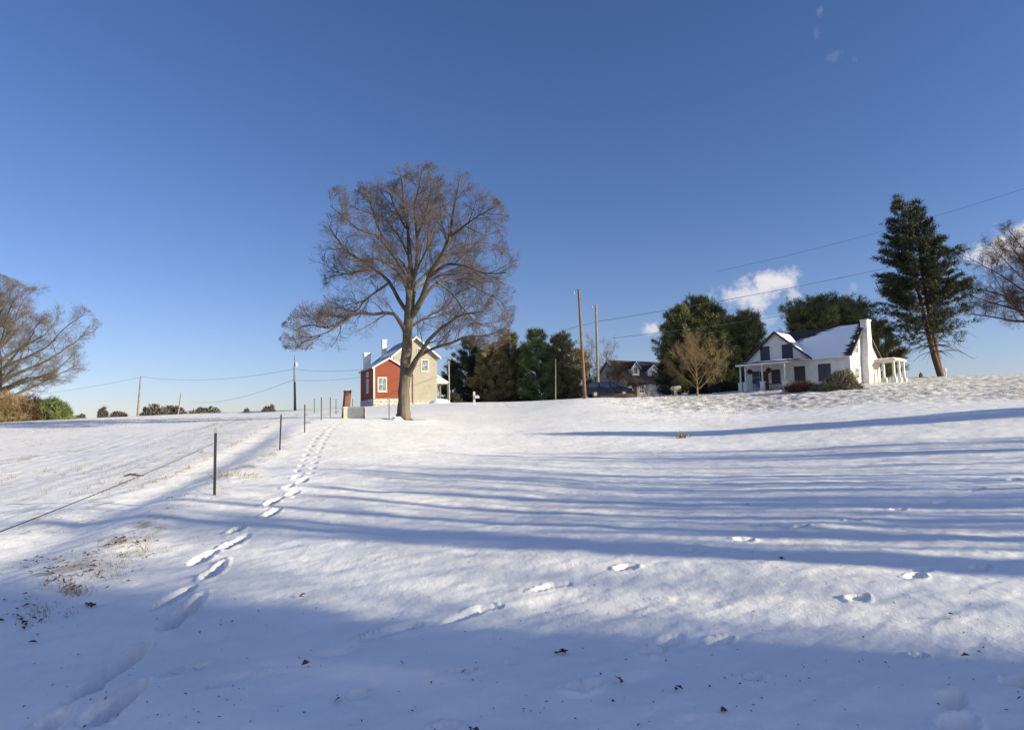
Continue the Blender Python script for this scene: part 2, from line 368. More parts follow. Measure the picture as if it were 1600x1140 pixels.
# fence line in plan, used for the ditch and the grassy strip
F0 = np.array([-3.4, 2.8]); 
fp = [W(335, 775, 12.4), W(437, 704, 22), W(477, 676, 28.5), W(502, 655, 36)]
fdir = np.array([fp[2].x - fp[0].x, fp[2].y - fp[0].y]); fdir /= np.linalg.norm(fdir)
fn = np.array([-fdir[1], fdir[0]])     # points left of the fence
rel = np.stack([gx - fp[0].x, gy - fp[0].y], 1); fs_ = rel @ fn; ft = rel @ fdir
near = np.clip(1 - gr / 90, 0, 1)
gz += fbm(gx * .35, gy * .35, 3) * .16 * near + fbm(gx * 1.7, gy * 1.7 , 9) * .05 * near
wind = gx * .83 + gy * .56; wperp = -gx * .56 + gy * .83
gz += fbm(wind * 1.6, wperp * 4.5, 21, 4) * .045 * np.clip(1 - gr / 45, 0, 1)
gz += fbm(wind * 4.2 + 5, wperp * 9, 51, 4) * .014 * np.clip(1 - gr / 25, 0, 1)
fade = np.clip((ft + 14) / 6, 0, 1) * np.clip((26 - ft) / 12, 0, 1)
gz += -.09 * np.exp(-((fs_ - 1.6 + .5 * fbm(ft * .4, ft * 0 + 1, 5)) / .55) ** 2) * fade + .05 * np.exp(-((fs_ - .5) / .5) ** 2) * fade
# rough, grassy ground: band below the houses, field left of the fence, fence strip
cpx = CX + FPX * gx / np.maximum(gy, .1)
bandR = np.clip((gr - 36 - 14 * fbm(gx * .16, gy * .16, 2, 5)) / 14, 0, 1) ** .8 * np.clip((cpx - 930) / 120, 0, 1) * (gy > 0)
bandM = np.clip((gr - 47) / 8, 0, 1) * np.clip((cpx - 690) / 60, 0, 1) * .55 * (gy > 0)
fieldL = np.clip((fs_ - .8) / 1.5, 0, 1) * np.clip(.36 + 1.2 * fbm(ft * .12, fs_ * .5, 12), 0, 1) * np.clip(gr / 12, .2, 1)
strip = np.exp(-((fs_ - .45 + .8 * fbm(ft * .3, ft * 0, 8)) / .42) ** 2) * np.clip((ft + 12) / 3, 0, 1) * 1.0 * np.clip(.75 + 3.4 * fbm(ft * .45, fs_ * .5, 31), 0, 1)
farm = np.clip((gr - 120) / 100, 0, 1) * .8
rough = np.clip(np.maximum.reduce([bandR * .95, bandM, fieldL, strip, farm]), 0, 1)
gz += (bandR + .4 * bandM) * fbm(gx * 1.9, gy * 1.9, 77, 4) * .22
rows = np.sin((fs_ + .5 * fbm(ft * .25, fs_ * .25, 66, 3)) * 2 * math.pi / .75) * .013 * np.clip(.5 + 2.5 * fbm(ft * .3, fs_ * .4, 67), 0, 1.4) * np.clip((fs_ - 2) / 2, 0, 1) * np.clip(1 - gr / 60, 0, 1); gz += rows
# footprints ------------------------------------------------------------------
prints = []     # (x, y, dirx, diry, halflen, halfwid, depth)
def seg(a, b, wd=.075, dp=.075):
    A = hit(*a); B = hit(*b); d = B - A; L = d.length
    prints.append(((A.x + B.x) / 2, (A.y + B.y) / 2, d.x / L, d.y / L, max(L / 2, .15), wd, dp))
for s in [((20,1180),(110,1105),.09,.11), ((113,1098),(234,998),.085,.11), ((130,1140),(229,1058),.09,.11), ((243,950),(302,912),.08,.10), ((262,980),(318,928),.08,.10), ((297,878),(340,857)), ((322,902),(350,878)), ((352,853),(388,834)), ((360,832),(388,818)),
          ((413,808),(437,794)), ((416,790),(441,776)), ((451,775),(465,766)), ((446,764),(458,758)), ((469,752),(479,745)), ((460,745),(471,740))]: seg(*s)
trail = [(474,738),(482,722),(489,706),(497,692),(504,681),(511,672),(520,664),(527,658)]
pw = [hit(*t) for t in trail]
side = 1
for a, b in zip(pw[:-1], pw[1:]):
    d = b - a; n_ = max(1, int(d.length / .62))
    for k in range(n_):
        q = a + d * (k / n_); dn = d.normalized(); side = -side
        prints.append((q.x - dn.y * .17 * side, q.y + dn.x * .17 * side, dn.x, dn.y, .15, .07, .07))
for c in [(1585,750),(1529,765),(1472,784),(1404,797),(1336,814),(1252,827),(1165,847),(1071,864),(979,887),(872,909),(764,941),(636,972),(516,1014)]:
    q = hit(*c); prints.append((q.x, q.y, .93, .36, .13, .065, .075))
for a, b in [((872,909),(832,920)), ((764,941),(690,965)), ((636,972),(560,993)), ((385,1052),(330,1070)), ((300, 1040), (280,1048))]: seg(a, b, .06, .035)
for c in [(1442,889),(1433,902),(1532,886),(1343,937),(1049,996),(1022,1012),(1124,1003),(1487,1094),(1502,1126),(1592,1070),(915,1066)]:
    q = hit(*c); prints.append((q.x, q.y, .75, .66, .125, .07, .08))
for c in [(800,1024),(1180,1060),(700,1125),(560,1085),(730, 1040),(1436,1025)]:
    q = hit(*c); prints.append((q.x, q.y, .75, .66, .07, .05, .03))
sel = np.where((gr < 60) & (gy > 0))[0]
sx, sy = gx[sel], gy[sel]; dz = np.zeros(len(sel))
for (x, y, dx, dy, hl, hw, dp) in prints:
    k = np.where((np.abs(sx - x) < hl + .35) & (np.abs(sy - y) < hl + .35))[0]
    if not len(k): continue
    u = (sx[k] - x) * dx + (sy[k] - y) * dy; v = -(sx[k] - x) * dy + (sy[k] - y) * dx
    wob = 1 + .5 * fbm(sx[k] * 9, sy[k] * 9, 4)
    q = np.sqrt((u / hl) ** 2 + (v / (hw * (1 - .25 * u / hl))) ** 2) * wob
    dz[k] = np.minimum(dz[k], -dp * np.clip((1.10 - q) / .26, 0, 1) * (1 + .5 * fbm(sx[k] * 22, sy[k] * 22, 14, 2))) + .016 * np.exp(-((q - 1.35) / .22) ** 2) * (1 + 3 * fbm(sx[k] * 16, sy[k] * 16, 15, 2))
gz[sel] += dz
_tb = at(628, 40); _d = np.hypot(gx - _tb.x, gy - _tb.y); gz += -.12 * np.exp(-(_d / .85) ** 2) + .05 * np.exp(-((_d - 1.5) / .5) ** 2)
nA, nR = len(az), len(rad)
idx = np.arange(nA * nR).reshape(nR, nA)
a_, b_ = idx[:-1, :], np.roll(idx, -1, 1)[:-1, :]; c_, d_ = np.roll(idx, -1, 1)[1:, :], idx[1:, :]
Q = np.stack([a_, d_, c_, b_], -1).reshape(-1, 4)
gm = np_mesh('ground', np.stack([gx, gy, gz], 1), Q, None, MT['snow'], True)
ra = gm.attributes.new('rough', 'FLOAT', 'POINT'); ra.data.foreach_set('value', rough.astype(np.float32))
ground = link('ground', gm, kind='structure')
# narrow strip laid just over the ground
def strip_mesh(name, pts, wid, m, dz=.03, n=60):
    pts = [Vector(p) for p in pts]; P = []
    for i in range(n + 1):
        t = i / n * (len(pts) - 1); k = min(int(t), len(pts) - 2); f = t - k
        p = pts[k].lerp(pts[k + 1], f); d = (pts[k + 1] - pts[k]).normalized()
        P.append((p, Vector((-d.y, d.x, 0))))
    V = []; mm = 5
    for p, nn in P:
        for j in range(mm):
            q = p + nn * wid * (j / (mm - 1) - .5); V.append((q.x, q.y, H(q.x, q.y) + dz))
    F = [(i * mm + j, (i + 1) * mm + j, (i + 1) * mm + j + 1, i * mm + j + 1) for i in range(n) for j in range(mm - 1)]
    return link(name, np_mesh(name, V, F, None, m, True), kind='structure')
strip_mesh('dark_strip', [at(380, 78), at(440, 80), at(500, 82), at(545, 84)], 5.0, MT['dark_grey'], .14)  # thin dark sheet along the crest left of the farmhouse
# ------------------------------------------------------------------ trees
def tube_batch(P, R, n, rng):
    N, K, _ = P.shape
    T = np.gradient(P, axis=1); T /= np.linalg.norm(T, axis=2, keepdims=True) + 1e-9
    ref = rng.normal(size=(N, 1, 3)); U = np.cross(T, ref); U /= np.linalg.norm(U, axis=2, keepdims=True) + 1e-9; Vv = np.cross(T, U)
    a = np.arange(n) * 2 * math.pi / n
    ring = U[:, :, None, :] * np.cos(a)[None, None, :, None] + Vv[:, :, None, :] * np.sin(a)[None, None, :, None]
    V = (P[:, :, None, :] + ring * R[:, :, None, None]).reshape(-1, 3)
    base = np.arange(N * K * n).reshape(N, K, n); A = base[:, :-1, :]; B = np.roll(base, -1, 2)[:, :-1, :]; C = np.roll(base, -1, 2)[:, 1:, :]; D = base[:, 1:, :]
    return V, np.stack([A, B, C, D], -1).reshape(-1, 4)
def merge(parts):
    Vs, Fs, o = [], [], 0
    for V, F in parts: Vs.append(V); Fs.append(F + o); o += len(V)
    return np.concatenate(Vs), np.concatenate(Fs)
def nrm(v): return v / (np.linalg.norm(v, axis=-1, keepdims=True) + 1e-9)
def spawn(P, R, m, t0, t1, ang, length, k, upf, wander, rfac, rng, env=None, rmax=.65, rend=.3, tprob=None):
    """children of every polyline in P: m each"""
    N, K, _ = P.shape
    pi = np.repeat(np.arange(N), m)
    t = t0 + (t1 - t0) * ((np.tile(np.arange(m), N) + rng.random(N * m)) / m)
    f = t * (K - 1); i0 = np.minimum(f.astype(int), K - 2); fr = (f - i0)[:, None]
    p0 = P[pi, i0] * (1 - fr) + P[pi, i0 + 1] * fr; T = nrm(P[pi, i0 + 1] - P[pi, i0]); r0 = R[pi, i0] * (1 - fr[:, 0]) + R[pi, i0 + 1] * fr[:, 0]
    perp = nrm(np.cross(T, rng.normal(size=(N * m, 3))))
    a = np.radians(ang[0] + (ang[1] - ang[0]) * rng.random(N * m))[:, None]
    d = nrm(T * np.cos(a) + perp * np.sin(a))
    L = (length[0] + (length[1] - length[0]) * rng.random(N * m)) * (1 - .35 * t)
    pts = [p0]; cur = p0
    st = (L / (k - 1))[:, None]
    for _ in range(k - 1):
        d = nrm(d + rng.normal(size=d.shape) * wander + np.array([0, 0, upf])); cur = cur + d * st; pts.append(cur)
    Q = np.stack(pts, 1)
    keep = np.ones(N * m, bool)
    if env is not None:
        ins = env(Q.reshape(-1, 3)).reshape(N * m, k)
        first = np.where(ins.all(1), k, np.argmin(ins, axis=1)); keep = first > 0
        sc_ = np.clip(first / k, .25, 1)[:, None, None]; Q = Q[:, :1] + (Q - Q[:, :1]) * sc_; L = L * sc_[:, 0, 0]
    rs = np.minimum(r0 * rmax, L * rfac)
    Rr = rs[:, None] * np.linspace(1, rend, k)[None]
    return Q[keep], Rr[keep]
def crom(pts, k):
    """smooth resample of a coarse polyline of rows (any width)"""
    P = np.array(pts, float); n = len(P); out = []
    for t in np.linspace(0, n - 1, k):
        i = min(int(t), n - 2); f = t - i
        p0, p1, p2, p3 = P[max(i - 1, 0)], P[i], P[i + 1], P[min(i + 2, n - 1)]
        out.append(.5 * ((2 * p1) + (-p0 + p2) * f + (2 * p0 - 5 * p1 + 4 * p2 - p3) * f ** 2 + (-p0 + 3 * p1 - 3 * p2 + p3) * f ** 3))
    return np.array(out)
def put_tree(name, label, cat, base, trunk_parts, crown_parts, mtrunk, mcrown, group=None, extra=None):
    o = thing(name, label, cat, base, group=group)
    V, F = merge(trunk_parts[:1]); link('trunk', np_mesh('trunk', V, F, None, mtrunk, True), o)
    if len(trunk_parts) > 1: V, F = merge(trunk_parts[1:]); link('limbs', np_mesh('limbs', V, F, None, MT['bark_limb'] if mtrunk == MT['bark'] else mtrunk, True), o)
    if crown_parts is not None:
        V, F = merge(crown_parts); link('crown', np_mesh('crown', V, F, None, mcrown, True), o)
    return o
def limb_levels(limbs, rng, env, S=1.0, cfg=None):
    """limbs: list of (P,R) with K=14. returns trunk_parts, crown_parts"""
    P = np.stack([l[0] for l in limbs]); R = np.stack([l[1] for l in limbs])
    tp = [tube_batch(P, R, 8, rng)]
    c = cfg or [(11, 1.2, 2.8), (6, .7, 1.5), (4, .35, .85), (1, .2, .45)]
    P1, R1 = spawn(P, R, c[0][0], .18, 1, (28, 60), (c[0][1] * S, c[0][2] * S), 7, .06, .10, .020, rng, env, .65, .35)
    P2, R2 = spawn(P1, R1, c[1][0], .12, 1, (25, 58), (c[1][1] * S, c[1][2] * S), 5, .05, .10, .012, rng, env, .6, .4)
    P3, R3 = spawn(P2, R2, c[2][0], .15, 1, (22, 55), (c[2][1] * S, c[2][2] * S), 4, .05, .10, .014, rng, env, .7, .4)
    tp.append(tube_batch(P1, R1, 5, rng))
    cp = [tube_batch(P2, np.maximum(R2, .006 * S), 4, rng), tube_batch(P3, np.maximum(R3, .0055 * S), 3, rng)]
    if len(c) > 3:
        P4, R4 = spawn(P3, R3, c[3][0], .2, 1, (22, 50), (c[3][1] * S, c[3][2] * S), 3, .05, .08, .014, rng, env, .8, .5)
        cp.append(tube_batch(P4, np.maximum(R4, .004 * S), 3, rng))
    return tp, cp
# ---- the big bare tree, limbs traced at their place in the crown -------------
def main_tree():
    rng = np.random.default_rng(7); D = 40.0; b = at(628, D); b.z -= .1
    zx = lambda x: 420 + x / 2.59; zy = lambda y: 240 + y / 2.59
    mpp = D / FPX
    def L(pts, dep, w0, w1, k=14):
        """pts in zoomed photo coordinates, dep: depth offset (m) at start/end"""
        n = len(pts); rows = []
        for i, (x, y) in enumerate(pts):
            t = i / (n - 1); dd = dep[0] + (dep[1] - dep[0]) * t ** .8
            p = W(zx(x), zy(y), D + dd) - b; rows.append((p.x, p.y, p.z))
        P = crom(rows, k); ln = np.linalg.norm(np.diff(P, axis=0), axis=1).sum()
        P[1:] += rng.normal(size=(k - 1, 3)) * .012 * ln / 5
        R = np.linspace(w0 * 1.15, w1 * 1.5, k) / 2.59 * mpp / 2
        return P, R
    tr = L([(542,1085),(545,1040),(548,960),(555,850),(562,740),(568,650),(572,560),(575,480)], (0, 0), 44, 22, 26)
    R = tr[1]; R[:7] *= np.array([2.0, 1.5, 1.2, 1.1, 1.05, 1.02, 1])
    tp0 = tube_batch(tr[0][None], R[None], 16, rng)
    V = tp0[0]; # fluted root flare and lumpy bark
    ang = np.arctan2(V[:, 1], V[:, 0]); cz = np.exp(-np.maximum(V[:, 2], 0) / .55)
    V[:, :2] *= (1 + .22 * cz * np.sin(ang * 5 + 1) + .03 * np.sin(ang * 9 + V[:, 2] * 2))[:, None]
    limbs = [L([(575,480),(570,400),(565,340),(560,270),(545,200),(540,120),(530,70)], (0, .6), 18, 3),
      L([(562,900),(585,855),(620,800),(655,745),(720,690),(790,650),(870,640)], (0, -2.6), 24, 3),
      L([(590,838),(650,795),(740,765),(800,742),(880,735),(960,710)], (-.3, -1.2), 13, 3),
      L([(562,710),(610,678),(660,650),(715,622),(770,560),(850,530)], (0, 2.6), 11, 2.5),
      L([(556,740),(530,680),(500,645),(430,650),(350,645),(300,672),(240,705),(160,690),(105,720)], (0, -1.8), 17, 2.5),
      L([(350,645),(290,690),(230,725),(160,750),(110,790)], (-1, -2.4), 9, 2),
      L([(565,645),(525,590),(490,520),(430,470),(370,430),(310,390),(270,340),(240,300),(195,345)], (0, 1.5), 17, 2.5),
      L([(490,520),(440,555),(395,590),(350,640),(300,665),(240,640)], (.4, 2.8), 10, 2),
      L([(430,470),(370,475),(300,490),(230,500),(165,520)], (.6, 3.0), 9, 2),
      L([(572,520),(520,430),(480,380),(440,330),(370,310),(320,270),(250,210)], (0, -2.4), 15, 2.5),
      L([(480,380),(440,290),(420,220),(395,170),(380,140)], (-.8, .6), 9, 2),
      L([(582,540),(600,420),(598,320),(590,220),(610,130),(620,70)], (0, -1.4), 15, 2.5),
      L([(575,660),(620,590),(650,500),(690,430),(730,350),(745,260),(760,180),(775,90)], (0, -1.0), 26, 3),
      L([(650,500),(720,450),(800,455),(880,485),(985,480)], (-.4, -3.2), 12, 2.5),
      L([(622,590),(680,522),(750,508),(810,525),(870,560),(930,590),(960,620)], (-.2, 2.4), 12, 2.5),
      L([(575,545),(640,485),(690,420),(720,350),(700,280),(690,200)], (0, 2.8), 13, 2.5),
      L([(735,340),(800,285),(860,245),(920,215)], (-.6, -2.0), 10, 2),
      L([(690,430),(760,390),(840,360),(930,370)], (-.6, 1.8), 10, 2),
      L([(600,330),(640,240),(655,160),(690,80)], (-.6, 1.5), 10, 2),
      L([(555,300),(520,240),(490,160),(460,100)], (.2, 2.6), 9, 2),
      L([(682,521),(735,560),(790,630),(850,690),(920,700)], (.3, 3.0), 9, 2),
      L([(572,500),(560,400),(500,300),(450,250),(330,200)], (0, 3.5), 11, 2),
      L([(575,560),(600,470),(640,380),(640,300),(600,250)], (0, -4.2), 12, 2),
      L([(570,600),(540,500),(470,440),(400,420),(330,440)], (0, -4.4), 12, 2),
      L([(575,560),(640,520),(720,480),(790,470),(840,440)], (0, 4.6), 12, 2),
      L([(570,640),(590,560),(560,470),(520,420),(480,440)], (0, 4.8), 12, 2)]
    # silhouette of the crown: zoomed y -> left/right limit
    ys = np.array([64, 92, 130, 200, 280, 350, 430, 500, 580, 640, 700, 760, 800]);
    lx = np.array([520, 410, 350, 240, 190, 170, 150, 150, 150, 110, 85, 85, 110]); rx = np.array([640, 800, 850, 930, 975, 990, 1015, 1045, 1020, 1015, 1000, 970, 910])
    zs = np.array([(W(zx(560), zy(y), D) - b).z for y in ys]); xl = np.array([(W(zx(x), zy(y), D) - b).x for x, y in zip(lx, ys)]); xr = np.array([(W(zx(x), zy(y), D) - b).x for x, y in zip(rx, ys)])
    o = np.argsort(zs); zs, xl, xr = zs[o], xl[o], xr[o]; cx = .35
    def env(p):
        z = p[:, 2]; l = cx - np.interp(z, zs, xl); r = np.interp(z, zs, xr) - cx
        dx = p[:, 0] - cx; w = np.where(dx < 0, l, r); dm = .5 * (l + r)
        wob = 1 + .16 * (vnoise(np.arctan2(p[:, 1], dx) * 3 + 40, z * .9 + 40, 5) - .5)
        return ((dx / w) ** 2 + (p[:, 1] / dm) ** 2 < wob ** 2) & (z > zs[0]) & (z < zs[-1] + .1)
    cl = []
    for P, R in limbs:
        ins = env(P); f = len(P) if ins[6:].all() else 6 + int(np.argmin(ins[6:])); n0 = max(f, 8)
        cl.append((crom(P[:n0], 14), np.interp(np.linspace(0, n0 - 1, 14), np.arange(n0), R[:n0]) * np.linspace(1, .3 + .7 * n0 / 14 if n0 < 14 else .8, 14)))
    limbs = cl
    tp, cp = limb_levels(limbs, rng, env, 1.0, [(13, 1.0, 2.6), (7, .6, 1.3), (6, .3, .8), (3, .18, .42)])
    put_tree('bare_tree', 'huge bare spreading tree with thick grey trunk in front of the red brick house', 'tree', b, [tp0] + tp, cp, MT['bark'], MT['twig'])
main_tree()
def bare_tree(px, D, h, cr, label, seed, mt='bark', mc='twig_grey', trunk_h=.22, tr=None, lim=9, cfg=None, lean=0, spread=(18, 62), pos=None, group=None, name='bare_tree', czr=None, S=None, ttop=.72, tend=.22, droop=0):
    rng = np.random.default_rng(seed); b = Vector(pos) if pos is not None else at(px, D); b.z -= .05
    tr = tr or h * .025; zt = h * trunk_h
    T = np.zeros((12, 3)); T[:, 2] = np.linspace(-.1, h * ttop, 12); T[:, 0] = lean * T[:, 2] + np.cumsum(rng.normal(size=12) * h * .003); T[:, 1] = np.cumsum(rng.normal(size=12) * h * .003)
    TR = tr * np.linspace(1, tend, 12); TR[0] *= 1.5; TR[1] *= 1.1
    parts = [tube_batch(T[None], TR[None], 9, rng)]; limbs = []
    S = S or h / 15
    for i in range(lim):
        f = (i + .5) / lim; zb = zt + (h * .6 - zt) * f ** 1.2; a = i * 2.399 + rng.random() * .7
        el = R_(spread[0] + (spread[1] - spread[0]) * f + rng.normal() * 5)
        Lg = min(cr / max(math.cos(el), .35), (h - zb) / max(math.sin(el), .2) * .97) * (.85 + .2 * rng.random())
        d = np.array([math.cos(a) * math.cos(el), math.sin(a) * math.cos(el), math.sin(el)])
        k = 14; P = np.zeros((k, 3)); P[0] = [np.interp(zb, T[:, 2], T[:, 0]), np.interp(zb, T[:, 2], T[:, 1]), zb]; cur = d.copy()
        for j in range(1, k):
            cur = cur + rng.normal(size=3) * .10 + np.array([0, 0, .045 - droop * .09]); cur /= np.linalg.norm(cur); P[j] = P[j - 1] + cur * Lg / (k - 1)
        r0 = np.interp(zb, T[:, 2], TR) * .62; limbs.append((P, np.linspace(r0, r0 * .16, k)))
    P = crom(T[6:], 14); limbs.append((P, np.linspace(TR[6], TR[6] * .15, 14)))
    cz = h * (zt / h * .5 + .52); rz = (h - zt * .8) / 2
    def env(p):
        q = ((p[:, 0] - lean * p[:, 2]) ** 2 + p[:, 1] ** 2) / cr ** 2 + ((p[:, 2] - cz) / rz) ** 2
        wob = 1 + .5 * (vnoise(np.arctan2(p[:, 1], p[:, 0]) * 2.5 + 40, p[:, 2] / h * 12 + 40, seed) - .5)
        return q < wob
    cl = []
    for P, R in limbs:
        ins = env(P); f = len(P) if ins[4:].all() else 4 + int(np.argmin(ins[4:]))
        cl.append((P[0] + (P - P[0]) * max(f / len(P), .35), R * np.linspace(1, .7, len(P))))
    limbs = cl
    tp, cp = limb_levels(limbs, rng, env, S, cfg or [(11, 1.0, 2.6), (6, .6, 1.4), (5, .35, .9)])
    return put_tree(name, label, 'tree', b, parts + tp, cp, MT[mt], MT[mc], group)
def needles(C, O, m, ln, wd, rng, upb=.25, spread=.9, jit=.12):
    """C centres, O outward dirs: m thin triangles per centre"""
    N = len(C); c = np.repeat(C, m, 0) + rng.normal(size=(N * m, 3)) * jit
    d = nrm(np.repeat(O, m, 0) + rng.normal(size=(N * m, 3)) * spread + np.array([0, 0, upb]))
    s = nrm(np.cross(d, rng.normal(size=d.shape))) * (wd * (.6 + .8 * rng.random((N * m, 1))))
    l = ln * (.6 + .8 * rng.random((N * m, 1)))
    V = np.stack([c - s * .5, c + s * .5, c + d * l + s * .15], 1).reshape(-1, 3)
    return V, np.arange(N * m * 3).reshape(-1, 3)
def conifer(px, D, h, r, label, seed, mc='pine', mt='bark_dark', low=.01, dens=1.0, shape=.75, ln=.30, wd=.055, m=16, group=None, name='evergreen_tree', pos=None, whorl=.55, lift=.15, tops=((0, 0, 1),), rag=.35, mult=1.0, jit=.14, trunk_r=None, lowbare=0, base_w=.8, vj=.13):
    rng = np.random.default_rng(seed); b = Vector(pos) if pos is not None else at(px, D); b.z -= .1
    C, O, TP, BP, BR = [], [], [], [], []
    for (ox, oy, hf) in tops:
        hh = h * hf; k = 10; T = np.zeros((k, 3)); T[:, 2] = np.linspace(0, hh, k); T[:, 0] = ox * np.linspace(0, 1, k) ** .8; T[:, 1] = oy * np.linspace(0, 1, k) ** .8
        tr = trunk_r or h * .02; TP.append(tube_batch(T[None], (tr * np.linspace(1, .12, k))[None], 8, rng))
        z = low * hh
        while z < hh * .985:
            f = (z - low * hh) / (hh * (1 - low))
            rr = r * ((1 - f) ** shape) * (base_w + (1 - base_w) * min(1, (f + .05) / .18))
            nb = max(3, int((5 + 3 * rng.random()) * dens * (.5 + rr / r)))
            for q in range(nb):
                a = rng.random() * 2 * math.pi; L = rr * (1 - rag + rag * 1.3 * rng.random()) * (1 + .3 * (vnoise(np.array([a * 1.5 + 9]), np.array([z * .5 + 5]), seed)[0] - .5)) + .15
                lf = lift + .5 * f; st = np.array([np.interp(z, T[:, 2], T[:, 0]), np.interp(z, T[:, 2], T[:, 1]), z])
                d = np.array([math.cos(a), math.sin(a), lf]); s = np.linspace(0, 1, 5)[:, None]
                P = st + d * L * s + np.array([0, 0, 1.0]) * (s ** 2) * L * .12
                nt = max(3, int(L * 8.5 * mult)); inner = .25
                if lowbare and f < lowbare:
                    nt = int(nt * f / lowbare * .6)
                    if f < lowbare * .8: L *= .55 + .45 * rng.random(); P = st + d * L * s - np.array([0, 0, 1.0]) * s ** 2 * L * .35 + rng.normal(size=P.shape) * s * .06 * L
                BP.append(P); BR.append(np.linspace(.012 + .012 * L, .006, 5))
                if nt < 1: continue
                tt = inner + (1 - inner) * np.sqrt(rng.random(nt)); tt = tt[:, None]
                pc = st + d * L * tt + np.array([0, 0, 1.0]) * tt ** 2 * L * .12 + rng.normal(size=(nt, 3)) * np.array([.22, .22, vj]) * (.4 + .16 * L)
                C.append(pc); O.append(np.repeat(nrm(d[None]), nt, 0))
            z += whorl * (.7 + .5 * rng.random()) * (.55 + .45 * (1 - f))
    C = np.concatenate(C); O = np.concatenate(O)
    V, F = needles(C, O, m, ln, wd, rng, jit=jit)
    o = thing(name, label, 'tree', b, group=group)
    TP.append(tube_batch(np.stack(BP), np.stack(BR), 3, rng))
    tv, tf = merge(TP); link('trunk', np_mesh('trunk', tv, tf, None, MT[mt], True), o)
    link('crown', np_mesh('crown', V, None, F, MT[mc]), o)
    return o
def rpx(n, D): return n / FPX * D
# row of evergreens between the houses
G = 'evergreens in the row behind the pole'
conifer(706, 104, rpx(70, 104), 2.6, 'small dark evergreen half hidden behind the right edge of the tan house', 11, 'pine_dark', group=G)
conifer(735, 96, rpx(102, 96), 3.2, 'dark green evergreen at the left end of the row, beside the tan house', 12, 'pine_dark', group=G, shape=.45, rag=.45)
conifer(768, 93, rpx(90, 93), 3.0, 'shorter olive brown evergreen, second from the left in the row', 13, 'pine_brown', group=G, shape=.45, rag=.45)
conifer(797, 96, rpx(112, 96), 2.9, 'tall olive brown evergreen in the middle of the row', 14, 'pine_brown', group=G, shape=.5)
conifer(840, 92, rpx(112, 92), 3.2, 'tallest bright green evergreen in the row, right of the middle', 15, 'pine', group=G, shape=.5, rag=.45)
conifer(818, 100, rpx(88, 100), 2.6, 'low green evergreen wedged between the two tallest in the row', 19, 'pine_mid', group=G, shape=.55)
conifer(880, 94, rpx(106, 94), 3.0, 'narrow brownish evergreen just left of the front utility pole', 16, 'pine_brown', group=G, shape=.48, rag=.45)
conifer(905, 99, rpx(80, 99), 2.6, 'short brownish evergreen behind the front utility pole', 17, 'pine_brown', group=G, shape=.48, rag=.45)
conifer(755, 108, rpx(84, 108), 3.2, 'dark evergreen filling the gap behind the left part of the row', 18, 'pine_dark', group=G, shape=.5)
conifer(780, 106, rpx(92, 106), 3.4, 'dark evergreen behind the olive brown trees of the row', 27, 'pine_dark', group=G, shape=.45)
conifer(862, 103, rpx(88, 103), 3.2, 'dark evergreen behind the gap right of the tallest in the row', 28, 'pine_dark', group=G, shape=.45)
# big pines by the white house
conifer(1090, 84, rpx(148, 84), 4.7, 'large round topped pine left of the white house, behind the small bare tree', 21, 'pine_mid', rag=.45, mult=.75, tops=((-1.9, 0, .9), (.4, .6, 1.0), (2.0, .3, .88)), shape=.52, low=.03, m=13, ln=.4, wd=.07, lift=.28, name='pine_tree', dens=1.1)
conifer(1163, 86, rpx(122, 86), 3.6, 'lower round pine against the left end of the white house', 22, 'pine', rag=.45, mult=.8, tops=((-1, 0, .92), (1.0, .4, 1.0)), shape=.5, low=.03, m=13, ln=.38, lift=.3, name='pine_tree', dens=1.1)
conifer(1052, 86, rpx(72, 86), 2.4, 'low spreading dark pine at the right end of the garage house', 23, 'pine_dark', shape=.5, low=.03, name='pine_tree')
conifer(1300, 84, rpx(122, 84), 5.2, 'broad flat topped pine rising behind the roof of the white house', 24, 'pine_mid', shape=.42, rag=.45, mult=.75, tops=((-2.4, 0, .98), (.6, .5, 1.0), (2.6, 0, .93)), low=.2, m=13, ln=.42, lift=.4, name='pine_tree', dens=1.1)
conifer(1262, 88, rpx(112, 88), 2.8, 'small pine left of the flat topped pine behind the white roof', 25, 'pine_dark', shape=.45, low=.2, lift=.4, name='pine_tree')
conifer(1376, 83, rpx(85, 83), 3.0, 'low round pine behind the side porch of the white house', 26, 'pine_mid', shape=.4, low=.03, lift=.3, name='pine_tree')
# tall two topped conifer on the crest
conifer(1470, 78, rpx(294, 78), 6.6, 'tall dark conifer with two tops and a bare lower trunk on the crest', 31, 'pine_dark', 'bark_red', low=.14, shape=.86, dens=1.0, whorl=.80, m=12, ln=.30, wd=.08, lift=.02,
        tops=((-3.7, -.5, 1.0), (-1.3, .8, .99)), rag=.42, mult=1.0, jit=.13, trunk_r=.36, lowbare=.28, base_w=.6, vj=.07, name='conifer_tree')
o = bare_tree(1652, 86, rpx(250, 86), 12.6, 'wide wine coloured bare tree cut off by the right edge, with drooping branches', 32, 'bark_dark', 'twig_wine', lim=30, spread=(4, 72), trunk_h=.24, cfg=[(15, 1, 2.7), (9, .6, 1.5), (8, .35, .9), (2, .2, .5)], S=1.15, droop=.5)
# left tree
bare_tree(-12, 66, rpx(224, 66), rpx(148, 66), 'wide bare tree at the left edge above the brown thicket', 41, 'bark', 'twig_grey', lim=26, spread=(8, 75), trunk_h=.14, cfg=[(14, 1, 2.8), (9, .6, 1.5), (7, .35, .9), (2, .2, .45)], S=.95, tr=.42)
